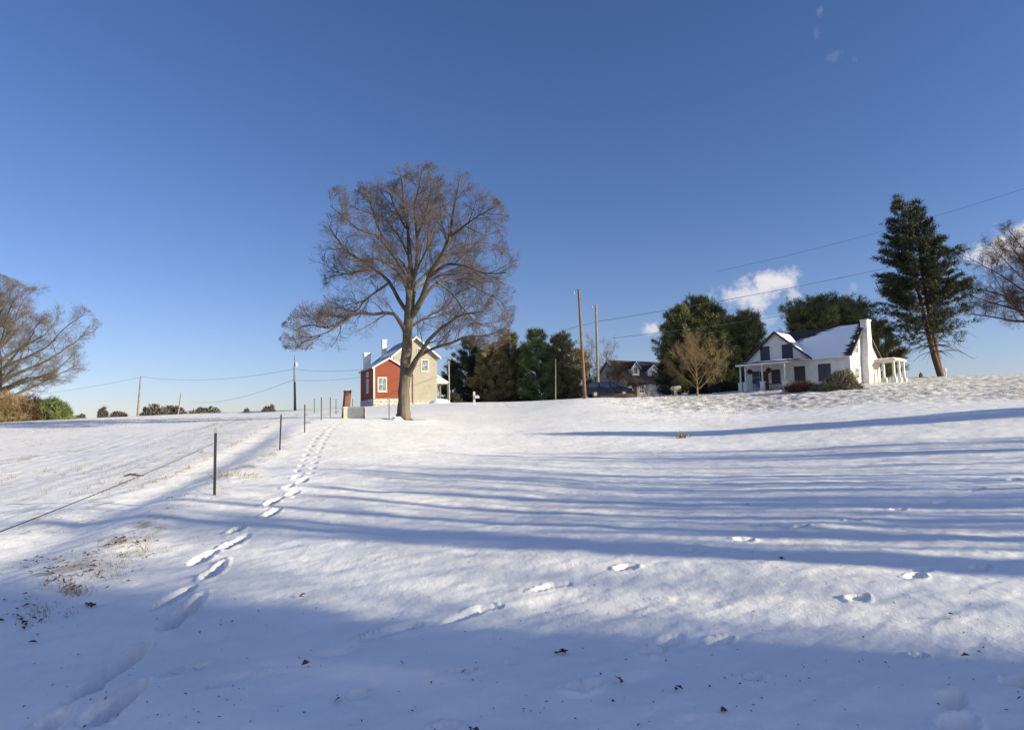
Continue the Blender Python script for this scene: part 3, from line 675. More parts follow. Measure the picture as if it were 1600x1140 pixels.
# small bare trees on the right half
bare_tree(1090, 64, rpx(97, 64), rpx(58, 64), 'small vase shaped bare tree with tan branches in front of the large pine', 42, 'twig_tan', 'twig_tan', lim=13, spread=(38, 66), trunk_h=.10, cfg=[(9, .7, 1.9), (6, .5, 1.1), (6, .3, .7)], S=.8, tr=.10)
bare_tree(950, 104, rpx(100, 104), 3.2, 'thin grey bare tree right behind the rear utility pole', 43, 'twig_grey', 'twig_pale', lim=12, spread=(40, 75), trunk_h=.15, cfg=[(7, .8, 2), (6, .5, 1.1), (4, .3, .7)], S=.9, tr=.14)
bare_tree(921, 107, rpx(105, 107), 3.0, 'thin grey bare tree between the two utility poles', 44, 'twig_grey', 'twig_pale', lim=12, spread=(40, 75), trunk_h=.15, cfg=[(7, .8, 2), (6, .5, 1.1), (4, .3, .7)], S=.9, tr=.14)
bare_tree(966, 86, rpx(57, 86), rpx(26, 86), 'low tan willow-like tree in front of the garage house gable', 45, 'twig_tan', 'twig_tan', lim=14, spread=(30, 75), trunk_h=.2, cfg=[(10, .7, 1.5), (8, .4, 1.0), (8, .3, .7)], S=.7, droop=.4, tr=.1)
# ------------------------------------------------------------------ bushes and far trees
def bush(px, D, w, h, label, seed, m, name='bush', n=900, ln=.25, wd=.05, group=None, d=None, cat='bush', pos=None):
    rng = np.random.default_rng(seed); b = Vector(pos) if pos else at(px, D); b.z -= .06; d = d or w
    v = nrm(rng.normal(size=(n, 3))); v[:, 2] = np.abs(v[:, 2]); rr = rng.random((n, 1)) ** .4
    lump = .75 + .5 * vnoise(v[:, 0] * 2.5 + 30, v[:, 1] * 2.5 + v[:, 2] * 2 + 30, seed)[:, None]
    C = v * rr * lump * np.array([w / 2, d / 2, h]); o = thing(name, label, cat, b, group=group)
    V, F = needles(C, v, 12, ln, wd, rng, jit=.08); link('foliage', np_mesh('foliage', V, None, F, MT[m]), o)
    P = np.stack([np.zeros((26, 3)), C[:26] * .55, C[:26]], 1); P[:, 0, :2] = C[:26, :2] * .15
    tv, tf = tube_batch(P, np.tile([.03, .02, .008], (26, 1)), 4, rng); link('stems', np_mesh('stems', tv, tf, None, MT['bark_dark']), o)
    return o
bush(78, 64, rpx(62, 64), rpx(34, 64), 'dark green bush at the foot of the left tree', 51, 'pine', n=1500)
bush(38, 62, rpx(46, 62), rpx(40, 62), 'dark red-brown bush between the green bush and the tan thicket', 52, 'rusty_needles', n=700)
bush(12, 61, rpx(60, 61), rpx(44, 61), 'tall tan thicket at the base of the left tree', 53, 'straw', n=900, ln=.5, wd=.03)
bush(-25, 60, rpx(60, 60), rpx(44, 60), 'tan thicket cut off by the left edge', 54, 'straw', n=900, ln=.5, wd=.03)
bush(1313, 56, 3.3, 1.45, 'rounded grey green shrub below the window of the white house', 55, 'shrub', n=1300, ln=.3, wd=.04, d=2.2)
bush(1256, 58, 3.2, .85, 'low red brown shrub beside the front porch', 56, 'shrub_red', n=1000, ln=.22, wd=.03, d=1.8)
bush(1280, 57, 1.6, .45, 'low dull green plant between the red brown and the grey green shrubs', 57, 'shrub', n=400, ln=.2, wd=.03)
bush(1100, 74, 3.4, 1.1, 'low dark hedge plant under the large pine', 58, 'pine_dark', n=900)
bush(1135, 76, 3.6, 1.2, 'low dark hedge plant left of the front porch', 59, 'pine_dark', n=900)
bush(706, 90, 3.0, 1.3, 'dark low growth beneath the left end of the evergreen row', 66, 'pine_dark', n=800)
GF = 'small trees far off on the left horizon'
for (px, D, h, w, s, m, lb) in [(161, 230, 10, 13, 61, 'far_green', 'tiny round green tree standing alone on the far left horizon'),
                          (186, 240, 8, 24, 62, 'twig_grey', 'low grey tree left of the leaning utility pole'),
                          (125, 260, 5, 14, 67, 'twig_grey', 'faint low grey clump next to the dark green bush on the horizon'),
                          (243, 235, 14, 38, 63, 'far_green', 'grey green tree clump just right of the leaning utility pole'),
                          (272, 240, 13, 34, 68, 'twig_grey', 'grey tree clump around the thin slanting post'),
                          (322, 245, 10, 50, 64, 'far_green', 'long low tree clump right of the thin slanting post'),
                          (420, 240, 11, 18, 65, 'twig_grey', 'small grey tree left of the upright utility pole'),
                          (385, 250, 6, 8, 69, 'twig_grey', 'tiny grey shrub on the horizon left of the small grey tree')]:
    base = W(px, 648, D); base.z = H(base.x, base.y); fpx = to_px(base)
    top = {161: 632, 186: 642, 125: 646, 243: 629, 272: 631, 322: 633, 420: 630, 385: 637}[px]
    hh = max((W(px, top, D).z - base.z) * .85, 1.5)
    bush(px, D, rpx(w, D), hh, lb, s, m, name='far_tree', n=600, ln=.8, wd=.3, group=GF, cat='tree', pos=base)
# ------------------------------------------------------------------ trees to the right, outside the frame, whose shade crosses the snow
sh = Vector((sdir.x, sdir.y, 0)).normalized()
def line_pos(Yc, t, X0=0): p = Vector((X0, Yc, 0)) + sh * t; return Vector((p.x, p.y, H(p.x, p.y)))
GO = 'trees beyond the right edge that shade the snow'
LO = 'bare tree standing beyond the right edge, seen only by its shadow on the snow'
proto = None
for i, (Yc, t, reach, cr, tr_) in enumerate([(8.7, 30, 9, 1.9, .42), (11.2, 30, 5, 1.4, .28), (12.6, 31, 5, 1.5, .33), (14.6, 30, 4, 1.3, .15), (17.2, 32, 4, 1.4, .15), (19.4, 38, 1, 2.0, .11), (9.8, 27, 6, 1.1, .12), (21.8, 36, -3, 1.6, .16), (23.6, 38, -4, 1.6, .14), (15.8, 30, 2, 1.4, .07), (13.5, 44, 3, 1.6, .08)]):
    h = (t + reach) * .277 - .6
    p = line_pos(Yc, t)
    if i < 6: o = bare_tree(0, 0, h, cr, LO, 80 + i, 'bark', 'twig', lim=9, spread=(50, 78), trunk_h=.38, cfg=[(6, 1, 2.0), (4, .5, 1.1), (3, .3, .6)], pos=p, group=GO, tr=tr_, S=.9, ttop=.93, tend=.35); proto = [o] if i == 0 else proto + [o]
    else: copy_tree(proto[i % 5], (p.x, p.y, p.z), i * 1.3)
veil = None
for i, (Yc, t, h, cr) in enumerate([(5.7, 48, 16.5, 3.2)]):
    p = line_pos(Yc, t)
    if veil is None: veil = bare_tree(0, 0, h, cr, LO, 120, 'bark', 'twig', lim=14, spread=(20, 72), trunk_h=.3, cfg=[(9, 1.1, 2.6), (6, .6, 1.4), (4, .35, .8)], pos=p, group=GO, tr=.22, S=1.0)
    else: copy_tree(veil, (p.x, p.y, p.z), i * 1.7)
LE = 'dense evergreen beyond the right edge, seen only by its shadow'
for i, (Yc, t, h, r) in enumerate([(2.0, 33, 13.4, 2.8), (-1.0, 24, 12, 3.6), (4.6, 42, 13.4, 1.1)]):
    conifer(0, 0, h, r, LE, 90 + i, 'pine_dark', pos=line_pos(Yc, t), group='evergreens beyond the right edge', m=8, ln=.5, wd=.12, low=.05, shape=.6, dens=.9, rag=.6, mult=.8)
p = line_pos(0, 52, 0) ; q = Vector((2.7, 31, 0)) + sh * 50; q.z = H(q.x, q.y)
conifer(0, 0, 12.2, 3.3, 'slender evergreen beyond the right edge, throwing the long pointed shadow', 95, 'pine_dark', pos=q, m=10, ln=.5, wd=.12, shape=.8)
# ------------------------------------------------------------------ generic building bits (local frame: front wall faces -Y)
def window(parent, x, z, w, h, y=0, axis='y', out=-1, mframe='white', mglass='glass', bars=(1, 1), fr=.07, sill=True):
    """window centred at x along the wall with its foot at z; axis y: wall plane y=const, axis x: wall plane x=const"""
    def bx(mb, a0, a1, d0, d1, z0, z1):
        d0, d1 = y + out * d0, y + out * d1; lo, hi = min(d0, d1), max(d0, d1)
        if axis == 'y': mb.box(a0, a1, lo, hi, z0, z1)
        else: mb.box(lo, hi, a0, a1, z0, z1)
    mb = MB(); x0, x1, z0, z1 = x - w / 2, x + w / 2, z, z + h
    bx(mb, x0 - fr, x0, -.05, .05, z0 - fr, z1 + fr); bx(mb, x1, x1 + fr, -.05, .05, z0 - fr, z1 + fr); bx(mb, x0, x1, -.05, .05, z1, z1 + fr); bx(mb, x0, x1, -.05, .05, z0 - fr, z0)
    for i in range(bars[0]): c = x0 + w * (i + 1) / (bars[0] + 1); bx(mb, c - .018, c + .018, -.03, .032, z0, z1)
    for i in range(bars[1]): c = z0 + h * (i + 1) / (bars[1] + 1); bx(mb, x0, x1, -.028, .036, c - .022, c + .022)
    o = mb.obj('window', mframe, parent)
    g = MB(); bx(g, x0, x1, -.02, .012, z0, z1); g.obj('pane', mglass, o)
    if sill: s = MB(); bx(s, x0 - fr - .05, x1 + fr + .05, -.02, .10, z0 - fr - .06, z0 - fr - .003); s.obj('sill', mframe, o)
    return o
def gable_roof(parent, x0, x1, y0, y1, ze, zr, ridge='y', over=.35, th=.14, mroof='tin', name='roof', mtrim='white', snow=None):
    """two slabs meeting at the ridge; ridge along y or x"""
    a0, a1, b0, b1 = (x0, x1, y0, y1) if ridge == 'y' else (y0, y1, x0, x1)
    c = (a0 + a1) / 2; sl_ = (zr - ze) / (c - a0); e0, e1 = a0 - over, a1 + over; ez = ze - over * sl_
    pr = [(e0, ez), (c, zr), (e1, ez), (e1, ez + th), (c, zr + th * 1.15), (e0, ez + th)]
    mb = MB()
    if ridge == 'y': mb.prism([pr[0], pr[1], pr[2], pr[3], pr[4], pr[5]], b0 - over, b1 + over, 'y')
    else: mb.prism(pr, b0 - over, b1 + over, 'x')
    o = mb.obj(name, mroof, parent)
    for s in (b0 - over - .03, b1 + over):      # bargeboards along both rakes
        pp = [(e0, ez - .10), (c, zr - .10), (e1, ez - .10), (e1, ez + th - .02), (c, zr + th * 1.15 - .02), (e0, ez + th - .02)]
        MB().prism(pp, s, s + .03, 'y' if ridge == 'y' else 'x').obj('bargeboard', mtrim, o)
    return o
def gable_body(mb, x0, x1, y0, y1, z0, ze, zr, ridge='y'):
    a0, a1, b0, b1 = (x0, x1, y0, y1) if ridge == 'y' else (y0, y1, x0, x1)
    mb.prism([(a0, z0), (a1, z0), (a1, ze), ((a0 + a1) / 2, zr), (a0, ze)], b0, b1, ridge); return mb
# ------------------------------------------------------------------ red brick and tan farmhouse
o0 = W(584, 634, 76); bz = min(H(o0.x, o0.y), o0.z + .2)
rh = thing('farmhouse', 'old farmhouse with red brick annex and tan gable wall behind the big bare tree', 'house', (o0.x, o0.y, bz), R_(25))
gable_body(MB(), 0, 3.6, 0, 6.8, .85, 4.45, 5.5, 'y').obj('brick_annex', 'brick', rh)
MB().box(-.05, 3.65, -.05, 6.85, -.8, .85).obj('foundation', 'stone', rh)
gable_body(MB(), 2.75, 8.1, 1.5, 10.6, .62, 6.05, 8.2, 'y').obj('wall', 'stucco', rh)
MB().box(2.7, 8.15, 1.45, 10.65, -.8, .62).obj('foundation', 'stone', rh)
r1 = gable_roof(rh, 0, 3.6, 0, 6.8, 4.45, 5.5, 'y', .22, .10, 'tin'); 
r2 = gable_roof(rh, 2.75, 8.1, 1.5, 10.6, 6.05, 8.2, 'y', .42, .16, 'tin')
# patchy snow on the left roof slopes
def slope_sheet(pts, parent, m, name, n=14, th=.05):
    A, B, C, Dd = [Vector(p) for p in pts]; V = []; 
    for i in range(n + 1):
        for j in range(n + 1):
            s, t = i / n, j / n; p = A.lerp(B, s).lerp(Dd.lerp(C, s), t); e = min(s, 1 - s, t, 1 - t)
            V.append((p.x, p.y, p.z + th * min(1, e * 6) + .02 * math.sin(i * 1.7 + j * 2.3)))
    F = [(i * (n + 1) + j, (i + 1) * (n + 1) + j, (i + 1) * (n + 1) + j + 1, i * (n + 1) + j + 1) for i in range(n) for j in range(n)]
    return link(name, np_mesh(name, V, F, None, MT[m], True), parent)
slope_sheet([(-.15, -.1, 4.50), (-.15, 5.0, 4.50), (1.72, 5.0, 5.56), (1.72, -.1, 5.56)], r1, 'roof_snow', 'snow_layer')
slope_sheet([(2.6, 1.2, 6.12), (2.6, 8.8, 6.12), (3.6, 8.8, 6.92), (3.6, 1.2, 6.92)], r2, 'roof_snow', 'snow_layer')
MB().box(-.03, .14, -.03, .14, .86, 4.40).obj('corner_board', 'cream', rh)
MB().box(-.03, .10, 6.72, 6.84, .86, 4.40).obj('corner_board', 'cream', rh)
window(rh, .98, 1.75, .85, 1.45, 0, 'y', -1, 'white', 'curtain', (1, 1), .10)
window(rh, 3.1, 1.75, .85, 1.45, 0, 'x', -1, 'white', 'curtain', (0, 1), .09)
window(rh, 3.1, 3.60, .8, .42, 0, 'x', -1, 'white', 'curtain', (0, 0), .08, False)
window(rh, 6.55, 4.25, .75, 1.25, 1.5, 'y', -1, 'white', 'curtain', (0, 1), .09)
window(rh, 4.0, 4.9, .7, .6, 1.5, 'y', -1, 'white', 'glass', (1, 0), .08)
window(rh, 5.95, 6.35, .55, .5, 1.5, 'y', -1, 'cream', 'glass', (1, 1), .06, False)
ch = MB().box(.15, .95, 5.4, 6.2, 4.3, 6.5).box(.08, 1.02, 5.33, 6.27, 6.5, 6.68).obj('chimney', 'white', rh)
ch2 = MB().box(2.9, 3.45, 7.5, 8.1, 6.0, 8.5).box(2.84, 3.51, 7.44, 8.16, 8.5, 8.66).obj('chimney', 'white', rh)
ch3 = MB().box(6.0, 6.4, 3.0, 3.4, 7.4, 8.6).obj('chimney', 'brick_old', rh)
MB().tube([(6.35, 3.6, 7.6), (6.35, 3.6, 10.9)], .035, 6).tube([(6.0, 3.6, 10.6), (6.7, 3.6, 10.6)], .02, 5).tube([(6.35, 3.2, 10.2), (6.35, 4.0, 10.2)], .02, 5).obj('antenna', 'steel', rh)
# side porch on the right
pr_ = MB().prism([(8.08, 3.62), (9.75, 2.72), (9.75, 2.84), (8.08, 3.80)], 1.6, 8.0, 'y').obj('porch_roof', 'white', rh)
slope_sheet([(8.12, 1.7, 3.82), (8.12, 7.9, 3.82), (9.7, 7.9, 2.90), (9.7, 1.7, 2.90)], pr_, 'roof_snow', 'snow_layer')
MB().prism([(8.10, 2.72), (9.6, 2.72), (8.10, 3.55)], 1.66, 1.74, 'y').obj('porch_gable', 'white', rh)
for yy in (1.75, 4.7, 7.8): MB().box(9.5, 9.66, yy, yy + .16, .45, 2.78).obj('porch_post', 'pole_grey', rh)
MB().box(8.1, 9.7, 1.6, 8.0, .1, .45).obj('porch_floor', 'white', rh)
MB().box(8.102, 8.13, 1.9, 8.3, .66, 3.5).obj('porch_wall', 'dark_wall', rh)
MB().prism([(2.5, 5.62), (2.62, 5.62), (2.62, 5.72), (2.5, 5.72)], 1.2, 10.9, 'y').obj('gutter', 'white', rh)
MB().box(8.09, 8.17, 3.4, 4.3, .66, 2.6).obj('door', 'trim_brown', rh)
p = at(702, 78); MB().tube([(0, 0, -.2), (0, 0, 4.9)], [.07, .06], 8).box(-.16, .16, -.05, .05, 4.6, 4.72).obj('pole', 'galv', None, loc=p, label='thin pale metal pole at the right corner of the tan house porch', cat='pole')
# snow heap by the porch
def heap(px, D, w, h, seed, label, m='roof_snow', d=None):
    rng = np.random.default_rng(seed); n = 22; V = []; F = []; p = at(px, D); d = d or w
    for i in range(n + 1):
        for j in range(n + 1):
            x, y = (i / n * 2 - 1), (j / n * 2 - 1); q = max(0, 1 - (x * x + y * y)); X, Y = x * w / 2, y * d / 2
            V.append((X, Y, H(p.x + X, p.y + Y) - p.z - .05 + h * q ** .8 * (.6 + .8 * vnoise(np.array([x * 3 + 9]), np.array([y * 3 + 9]), seed)[0])))
    F = [(i * (n + 1) + j, (i + 1) * (n + 1) + j, (i + 1) * (n + 1) + j + 1, i * (n + 1) + j + 1) for i in range(n) for j in range(n)]
    return link('snow_heap', np_mesh('snow_heap', V, F, None, MT[m], True), None, p, label, 'snow heap')
heap(687, 76.5, 2.6, .5, 3, 'lumpy snow heap in front of the tan house porch')
heap(620, 39.2, .9, .25, 4, 'small snow heap at the left foot of the big bare tree')
# ------------------------------------------------------------------ brick gate pillar and low wall
p = at(539.5, 42)
pil = thing('brick_pillar', 'worn red brick pillar leaning behind the low whitewashed wall', 'pillar', p, R_(32))
b = MB().box(-.19, .19, -.19, .19, -.3, 1.62); b.v = [(x + .09 * z, y, z) for x, y, z in b.v]; b.obj('shaft', 'brick_old', pil, .02)
b = MB().box(-.22, .22, -.22, .22, 1.62, 1.70); b.v = [(x + .09 * z, y, z) for x, y, z in b.v]; b.obj('cap', 'brick_old', pil, .02)
b = MB().box(-.20, .20, -.20, .20, 1.70, 1.75); b.v = [(x + .09 * z, y, z) for x, y, z in b.v]; b.obj('snow_cap', 'roof_snow', pil, .02)
p = at(553, 41); lw = thing('low_wall', 'short whitewashed block wall with yellow green stains beside the brick pillar', 'wall', p, R_(4))
MB().box(-.62, .62, -.2, .3, -.3, .62).obj('wall', 'concrete', lw, .03); MB().box(-.64, .64, -.22, .32, .622, .70).obj('snow_cap', 'roof_snow', lw, .03)
MB().box(.622, .68, -.25, .34, -.3, .66).obj('end_board', 'plaster_old', lw)
# ------------------------------------------------------------------ fence
GP = 'metal posts of the wire fence'
def post(px, D, hpx, label, lean=0.0, leany=0.0, pos=None):
    p = Vector(pos) if pos else at(px, D); h = rpx(hpx, D) if hpx > 5 else hpx
    o = thing('fence_post', label, 'fence post', p, R_(25), GP)
    m = MB().box(-.024, .024, -.004, .004, -.3, h).box(-.004, .004, .004, .038, -.3, h)
    k = .2
    while k < h - .05: m.box(-.01, .01, -.011, -.004, k, k + .02); k += .09
    m.v = [(x + lean * z, y + leany * z, z) for x, y, z in m.v]; m.obj('shaft', 'steel', o)
    t = MB().box(-.026, .026, -.006, .040, h, h + .08 if D < 15 else h + .06); t.v = [(x + lean * z, y + leany * z, z) for x, y, z in t.v]; t.obj('tip', 'galv', o)
    return p + Vector((lean * h, leany * h, h))
tops = [post(335, 12.4, 99, 'nearest dark fence post at left, tall with wire leading to the left edge', .0),
 post(437, 22, 56, 'second nearest fence post, right of the nearest one', .03),
 post(476, 28.5, 44, 'third fence post, beside the start of the footprint trail'),
 post(502, 36, 36, 'fourth fence post, left of the brick pillar'),
 post(516, 43, 30, 'fence post close to the left side of the brick pillar'),
 post(525, 50, 24, 'small fence post immediately left of the brick pillar top'),
 post(491, 56, 22, 'small distant fence post in the gap between the utility pole and the brick pillar'),
 post(551, 58, 18, 'small distant fence post between the brick pillar and the brick house'),
 post(608, 39, 33, 'fence post standing against the left side of the big tree trunk')]
bp = Vector((F0[0], F0[1], 0)); bp.z = H(bp.x, bp.y)
t0 = post(0, 3, 1.1, 'fence post beyond the left edge that holds the near end of the wire', pos=bp)
def cable(a, b, sag, r, label, n=16, group=None, m='wire', name='cable', cat='cable'):
    a, b = Vector(a), Vector(b); pts = [a.lerp(b, i / n) - Vector((0, 0, sag * 4 * (i / n) * (1 - i / n))) for i in range(n + 1)]
    c = pts[0].copy(); return MB().tube([q - c for q in pts], r, 5).obj(name, m, None, loc=c, label=label, cat=cat, group=group)
w0 = bp + Vector((0, 0, .80)); w1 = tops[0] - Vector((0, 0, .17))
cable(w0, w1, .05, .0045, 'fence wire running from the left edge to the nearest post', name='fence_wire', cat='wire')
cable(w1, tops[1] - Vector((0, 0, .9)), .02, .0025, 'fence wire between the first and the second post', name='fence_wire', cat='wire')
# ------------------------------------------------------------------ poles
def upole(px, D, toppx, toppy, label, r=.14, m='pole', brk=-1, basepy=None):
    b = at(px, D); tp = W(toppx, toppy, D); v = tp - b; v.y = 0
    o = thing('utility_pole', label, 'utility pole', b)
    k = 9; MB().tube([v * (i / (k - 1)) - Vector((0, 0, .3 if i == 0 else 0)) for i in range(k)], [r * (1.1 - .45 * i / (k - 1)) for i in range(k)], 12).obj('shaft', m, o, smooth=True)
    if brk:
        a = v - Vector((0, 0, .35)); e = a + Vector((brk * .42, 0, .05))
        MB().tube([a, e], .025, 6).tube([e - Vector((0, 0, .1)), e + Vector((0, 0, .1))], [.06, .045], 8).obj('insulator', 'galv', o)
    return b + v
P1 = upole(914, 58, 904, 452, 'nearer brown wooden utility pole, leaning left, in the centre', .15)
P2 = upole(935, 76, 931, 476, 'utility pole behind and right of the nearer brown one', .17, 'pole_grey')
P3 = upole(461, 90, 460, 572, 'upright grey utility pole with a lamp left of the brick house', .17, 'pole_grey', 0)
P4 = upole(215, 110, 220, 588, 'leaning grey utility pole on the left horizon', .17, 'pole_grey', 0)
P5 = upole(278, 130, 283, 613, 'thin slanting utility pole right of the leaning one on the horizon', .14, 'pole_grey', 0)
P6 = upole(868, 80, 868, 561, 'thin pale pole in front of the evergreen row', .075, 'pole_grey', 0)
o = thing('mast_lamp', 'slim mast with pale lamp mounted on top of the upright pole', 'lamp', P3)
MB().tube([(0, 0, 0), (0, 0, rpx(18, 90))], [.07, .03], 6).obj('mast', 'steel', o)
MB().tube([(.05, 0, -.1), (.25, 0, .1)], .04, 6).tube([(.25, 0, .0), (.25, 0, .5)], [.16, .10], 8).obj('lamp_head', 'white', o)
GW = 'overhead cables on the right'
far = W(1700, 358, 62)
cable(P2 - Vector((0, 0, rpx(27, 76))), W(1660, 352, 100), .9, .028, 'thick cable rising from the rear pole to the upper right over the pine', 40, GW)
cable(W(958, 528, 74) , W(1660, 398, 100), 1.3, .022, 'lower cable crossing in front of the white cloud towards the two topped conifer', 40, GW)
cable(P1 - Vector((0, 0, 3.2)), P2 - Vector((0, 0, 1.9)), .1, .025, 'short cable between the two central poles', 12, GW)
cable(P1 - Vector((0, 0, 3.2)), W(650, 560, 84), .8, .018, 'cable from the nearer pole to the tan house', 24, GW)
cable(W(1120, 424, 70), W(1700, 262, 60), .6, .012, 'faint highest cable crossing the sky at upper right', 30, GW)
GL = 'overhead cables on the left'
cable(P4, P3 - Vector((0, 0, .35)), 1.0, .017, 'sagging cable between the two left poles', 24, GL)
cable(P4 - Vector((0, 0, .1)), W(-40, 625, 130), .6, .017, 'cable from the leaning pole to the left edge', 20, GL)
cable(P3 - Vector((0, 0, .4)), W(566, 577, 84), .25, .016, 'upper cable from the upright pole to the brick house', 16, GL)
cable(P3 - Vector((0, 0, 1.9)), W(566, 589, 84), .2, .016, 'lower cable from the upright pole to the brick house', 16, GL)
cable(P3 - Vector((0, 0, 1.8)), W(300, 628, 180), 1.2, .022, 'lower cable from the upright pole towards the horizon', 20, GL)
# ------------------------------------------------------------------ mailboxes, post
p = at(741, 60); o = thing('mailbox', 'pale mailbox on a weathered post in the snow before the evergreens', 'mailbox', p)
MB().box(-.09, .09, -.07, .07, -.2, 1.15).obj('post', 'mint', o, .01)
MB().prism([(.09, .55), (.45, .55), (.45, .72), (.40, .80), (.14, .80), (.09, .72)], -.22, .22, 'y').obj('box', 'white', o)
p = at(1056, 61); o = thing('mailbox', 'tan mailbox with round front on a thin stake by the driveway', 'mailbox', p, R_(-10))
MB().tube([(0, 0, -.2), (.02, 0, .75)], .03, 6).obj('stake', 'pole_grey', o)
MB().prism([(-.3, .72), (.5, .82), (.5, 1.02), (.4, 1.10), (-.2, 1.0), (-.3, .92)], -.16, .16, 'y').obj('box', 'plaster_old', o, .03)
MB().tube([(-.26, -.2, .86), (-.26, .18, .86)], .19, 14).obj('round_front', 'pole_grey', o)
# ------------------------------------------------------------------ parked car
def car():
    p = at(949, 66); o = thing('parked_car', 'dark blue wagon parked behind the bank between pole and garage house', 'car', p, R_(8))
    L = 4.7; w = .88
    prof = [(-2.3, .35), (2.3, .35), (2.35, .62), (2.25, .86), (1.3, .98), (-2.2, 1.0), (-2.36, .75)]
    body = MB().prism(prof, -w, w, 'y').obj('body', 'car_paint', o, .05)
    # cabin with narrowing glasshouse
    lowr = [(-2.12, .99), (1.25, .99)]; upr = [(-1.75, 1.42), (.45, 1.44)]
    m = MB(); i = 0
    m.v = [(-2.12, -w + .03, .98), (1.25, -w + .03, .98), (1.25, w - .03, .98), (-2.12, w - .03, .98), (-1.85, -w + .2, 1.42), (.4, -w + .2, 1.44), (.4, w - .2, 1.44), (-1.85, w - .2, 1.42)]
    m.f = [(0, 1, 5, 4), (1, 2, 6, 5), (2, 3, 7, 6), (3, 0, 4, 7), (4, 5, 6, 7)]; m.obj('windows', 'glass_blue', o)
    MB().box(-1.88, .45, -w + .18, w - .18, 1.42, 1.50).obj('roof', 'car_paint', o, .03)
    for xa, xb in ((-2.12, -1.85), (-1.0, -.95), (.15, .1), (1.25, .4)):
        for s in (-1, 1): MB().tube([(xa, s * (w - .02), .98), (xb, s * (w - .19), 1.44)], .035, 5).obj('window_pillar', 'car_paint', o)
    for x in (-1.45, 1.45):
        for s in (-1, 1):
            wh = MB().tube([(x, s * (w - .2), .33), (x, s * (w + .01), .33)], .33, 20).obj('wheel', 'tyre', o)
            MB().tube([(x, s * (w - .05), .33), (x, s * (w + .03), .33)], .19, 14).obj('rim', 'galv', wh)
    for s in (-1, 1):
        MB().box(2.26, 2.37, s * .62 - .16, s * .62 + .16, .62, .78).obj('headlight', 'lamp_clear', o, .02); MB().box(-2.39, -2.3, s * .66 - .12, s * .66 + .12, .68, .92).obj('tail_light', 'lamp_red', o, .02)
        MB().box(.95, 1.1, s * (w + .08) - .07, s * (w + .08) + .07, .98, 1.1).obj('mirror', 'car_paint', o, .02)
    MB().box(-2.42, 2.42, -w + .04, w - .04, .30, .46).obj('bumper', 'tyre', o, .03)
car()
def log(px, D, L, label):
    p = at(px, D); MB().tube([(-L / 2, 0, .12), (-L / 4, .05, .2), (0, 0, .16), (L / 4, -.04, .2), (L / 2, 0, .08)], [.12, .2, .22, .18, .08], 9).tube([(0, 0, .2), (.3, .1, .5)], [.05, .02], 5).tube([(-.8, 0, .2), (-1.0, -.1, .45)], [.04, .02], 5).obj('log', 'bark_dark', None, loc=p, label=label, cat='log')
log(975, 60, 2.4, 'dark log lying on the snow bank in front of the parked wagon')
# ------------------------------------------------------------------ garage house
g0 = at(980, 98); gh = thing('garage_house', 'brown roofed house with two white dormers and a grey garage door, beyond the parked wagon', 'house', g0, R_(32))
gable_body(MB(), 0, 12, 0, 8, -.5, 2.55, 5.9, 'x').obj('wall', 'grey_wall', gh)
MB().prism([(.05, -.5), (7.95, -.5), (7.95, 2.5), (4, 5.8), (.05, 2.5)], -.05, -.003, 'x').obj('gable_wall', 'cream', gh)
gr_ = gable_roof(gh, 0, 12, 0, 8, 2.55, 5.9, 'x', .35, .16, 'shingle_brown')
for dx, zt, tw in ((2.0, 5.1, 1.5), (5.2, 4.7, 2.2), (9.0, 4.7, 1.8)):
    d = MB(); gable_body(d, dx, dx + tw, 1.0, 4.0, 3.0, zt - .3, zt + .5, 'y'); do = d.obj('dormer', 'white', gh)
    gable_roof(do, dx, dx + tw, 1.0, 4.2, zt - .3, zt + .5, 'y', .22, .1, 'shingle')
    window(do, dx + tw / 2, zt - 1.25, .6, .85, 1.0, 'y', -1, 'white', 'glass', (1, 1), .07, False)
MB().box(.5, 3.6, -.75, -.05, 2.1, 2.3).obj('canopy', 'shingle', gh)
MB().box(4.0, 6.8, -.05, -.003, -.3, 2.15).obj('garage_door', 'tin', gh); MB().box(7.6, 10.4, -.05, -.003, -.3, 2.15).obj('garage_door', 'tin', gh)
window(gh, 2.9, .9, .8, 1.0, 0, 'y', -1, 'white', 'glass', (1, 1)); MB().box(1.0, 1.9, -.05, -.003, -.3, 2.0).obj('door', 'trim_brown', gh)
window(gh, 3.0, .9, .9, 1.1, -.05, 'x', -1, 'white', 'glass', (1, 1)); window(gh, 4.0, 3.3, .7, .9, -.05, 'x', -1, 'white', 'glass', (1, 1))
# ------------------------------------------------------------------ white cottage
TH = 42; c0 = W(1330, 601, 62); cz0 = 4.65
wh = thing('white_cottage', 'white gabled cottage with snowy roof, front porch and tall white chimney', 'house', (c0.x, c0.y, cz0), -R_(90 - TH))
Wd, Ln, EV, RD = 7.2, 11.4, 2.8, 5.85; GXL, GXR = -10.4, -3.65; GC = (GXL + GXR) / 2; GP_ = 5.6
b = gable_body(MB(), -7.2, 0, 0, Wd, -1.2, EV, RD, 'x').obj('wall', 'white_siding', wh)
b = gable_body(MB(), GXL, GXR, -.012, Wd - .01, -1.2, EV - .02, GP_, 'y').obj('front_gable', 'white_siding', wh)
mr = gable_roof(wh, -7.2, 0, 0, Wd, EV, RD, 'x', .25, .10, 'shingle', mtrim='trim_brown')
sr = (RD - EV) / (Wd / 2)
gr2 = MB(); slg = (GP_ - EV) / ((GXR - GXL) / 2); ov = .3
pr = [(GXL - ov, EV - ov * slg), (GC, GP_), (GXR + ov, EV - ov * slg), (GXR + ov, EV - ov * slg + .10), (GC, GP_ + .12), (GXL - ov, EV - ov * slg + .10)]
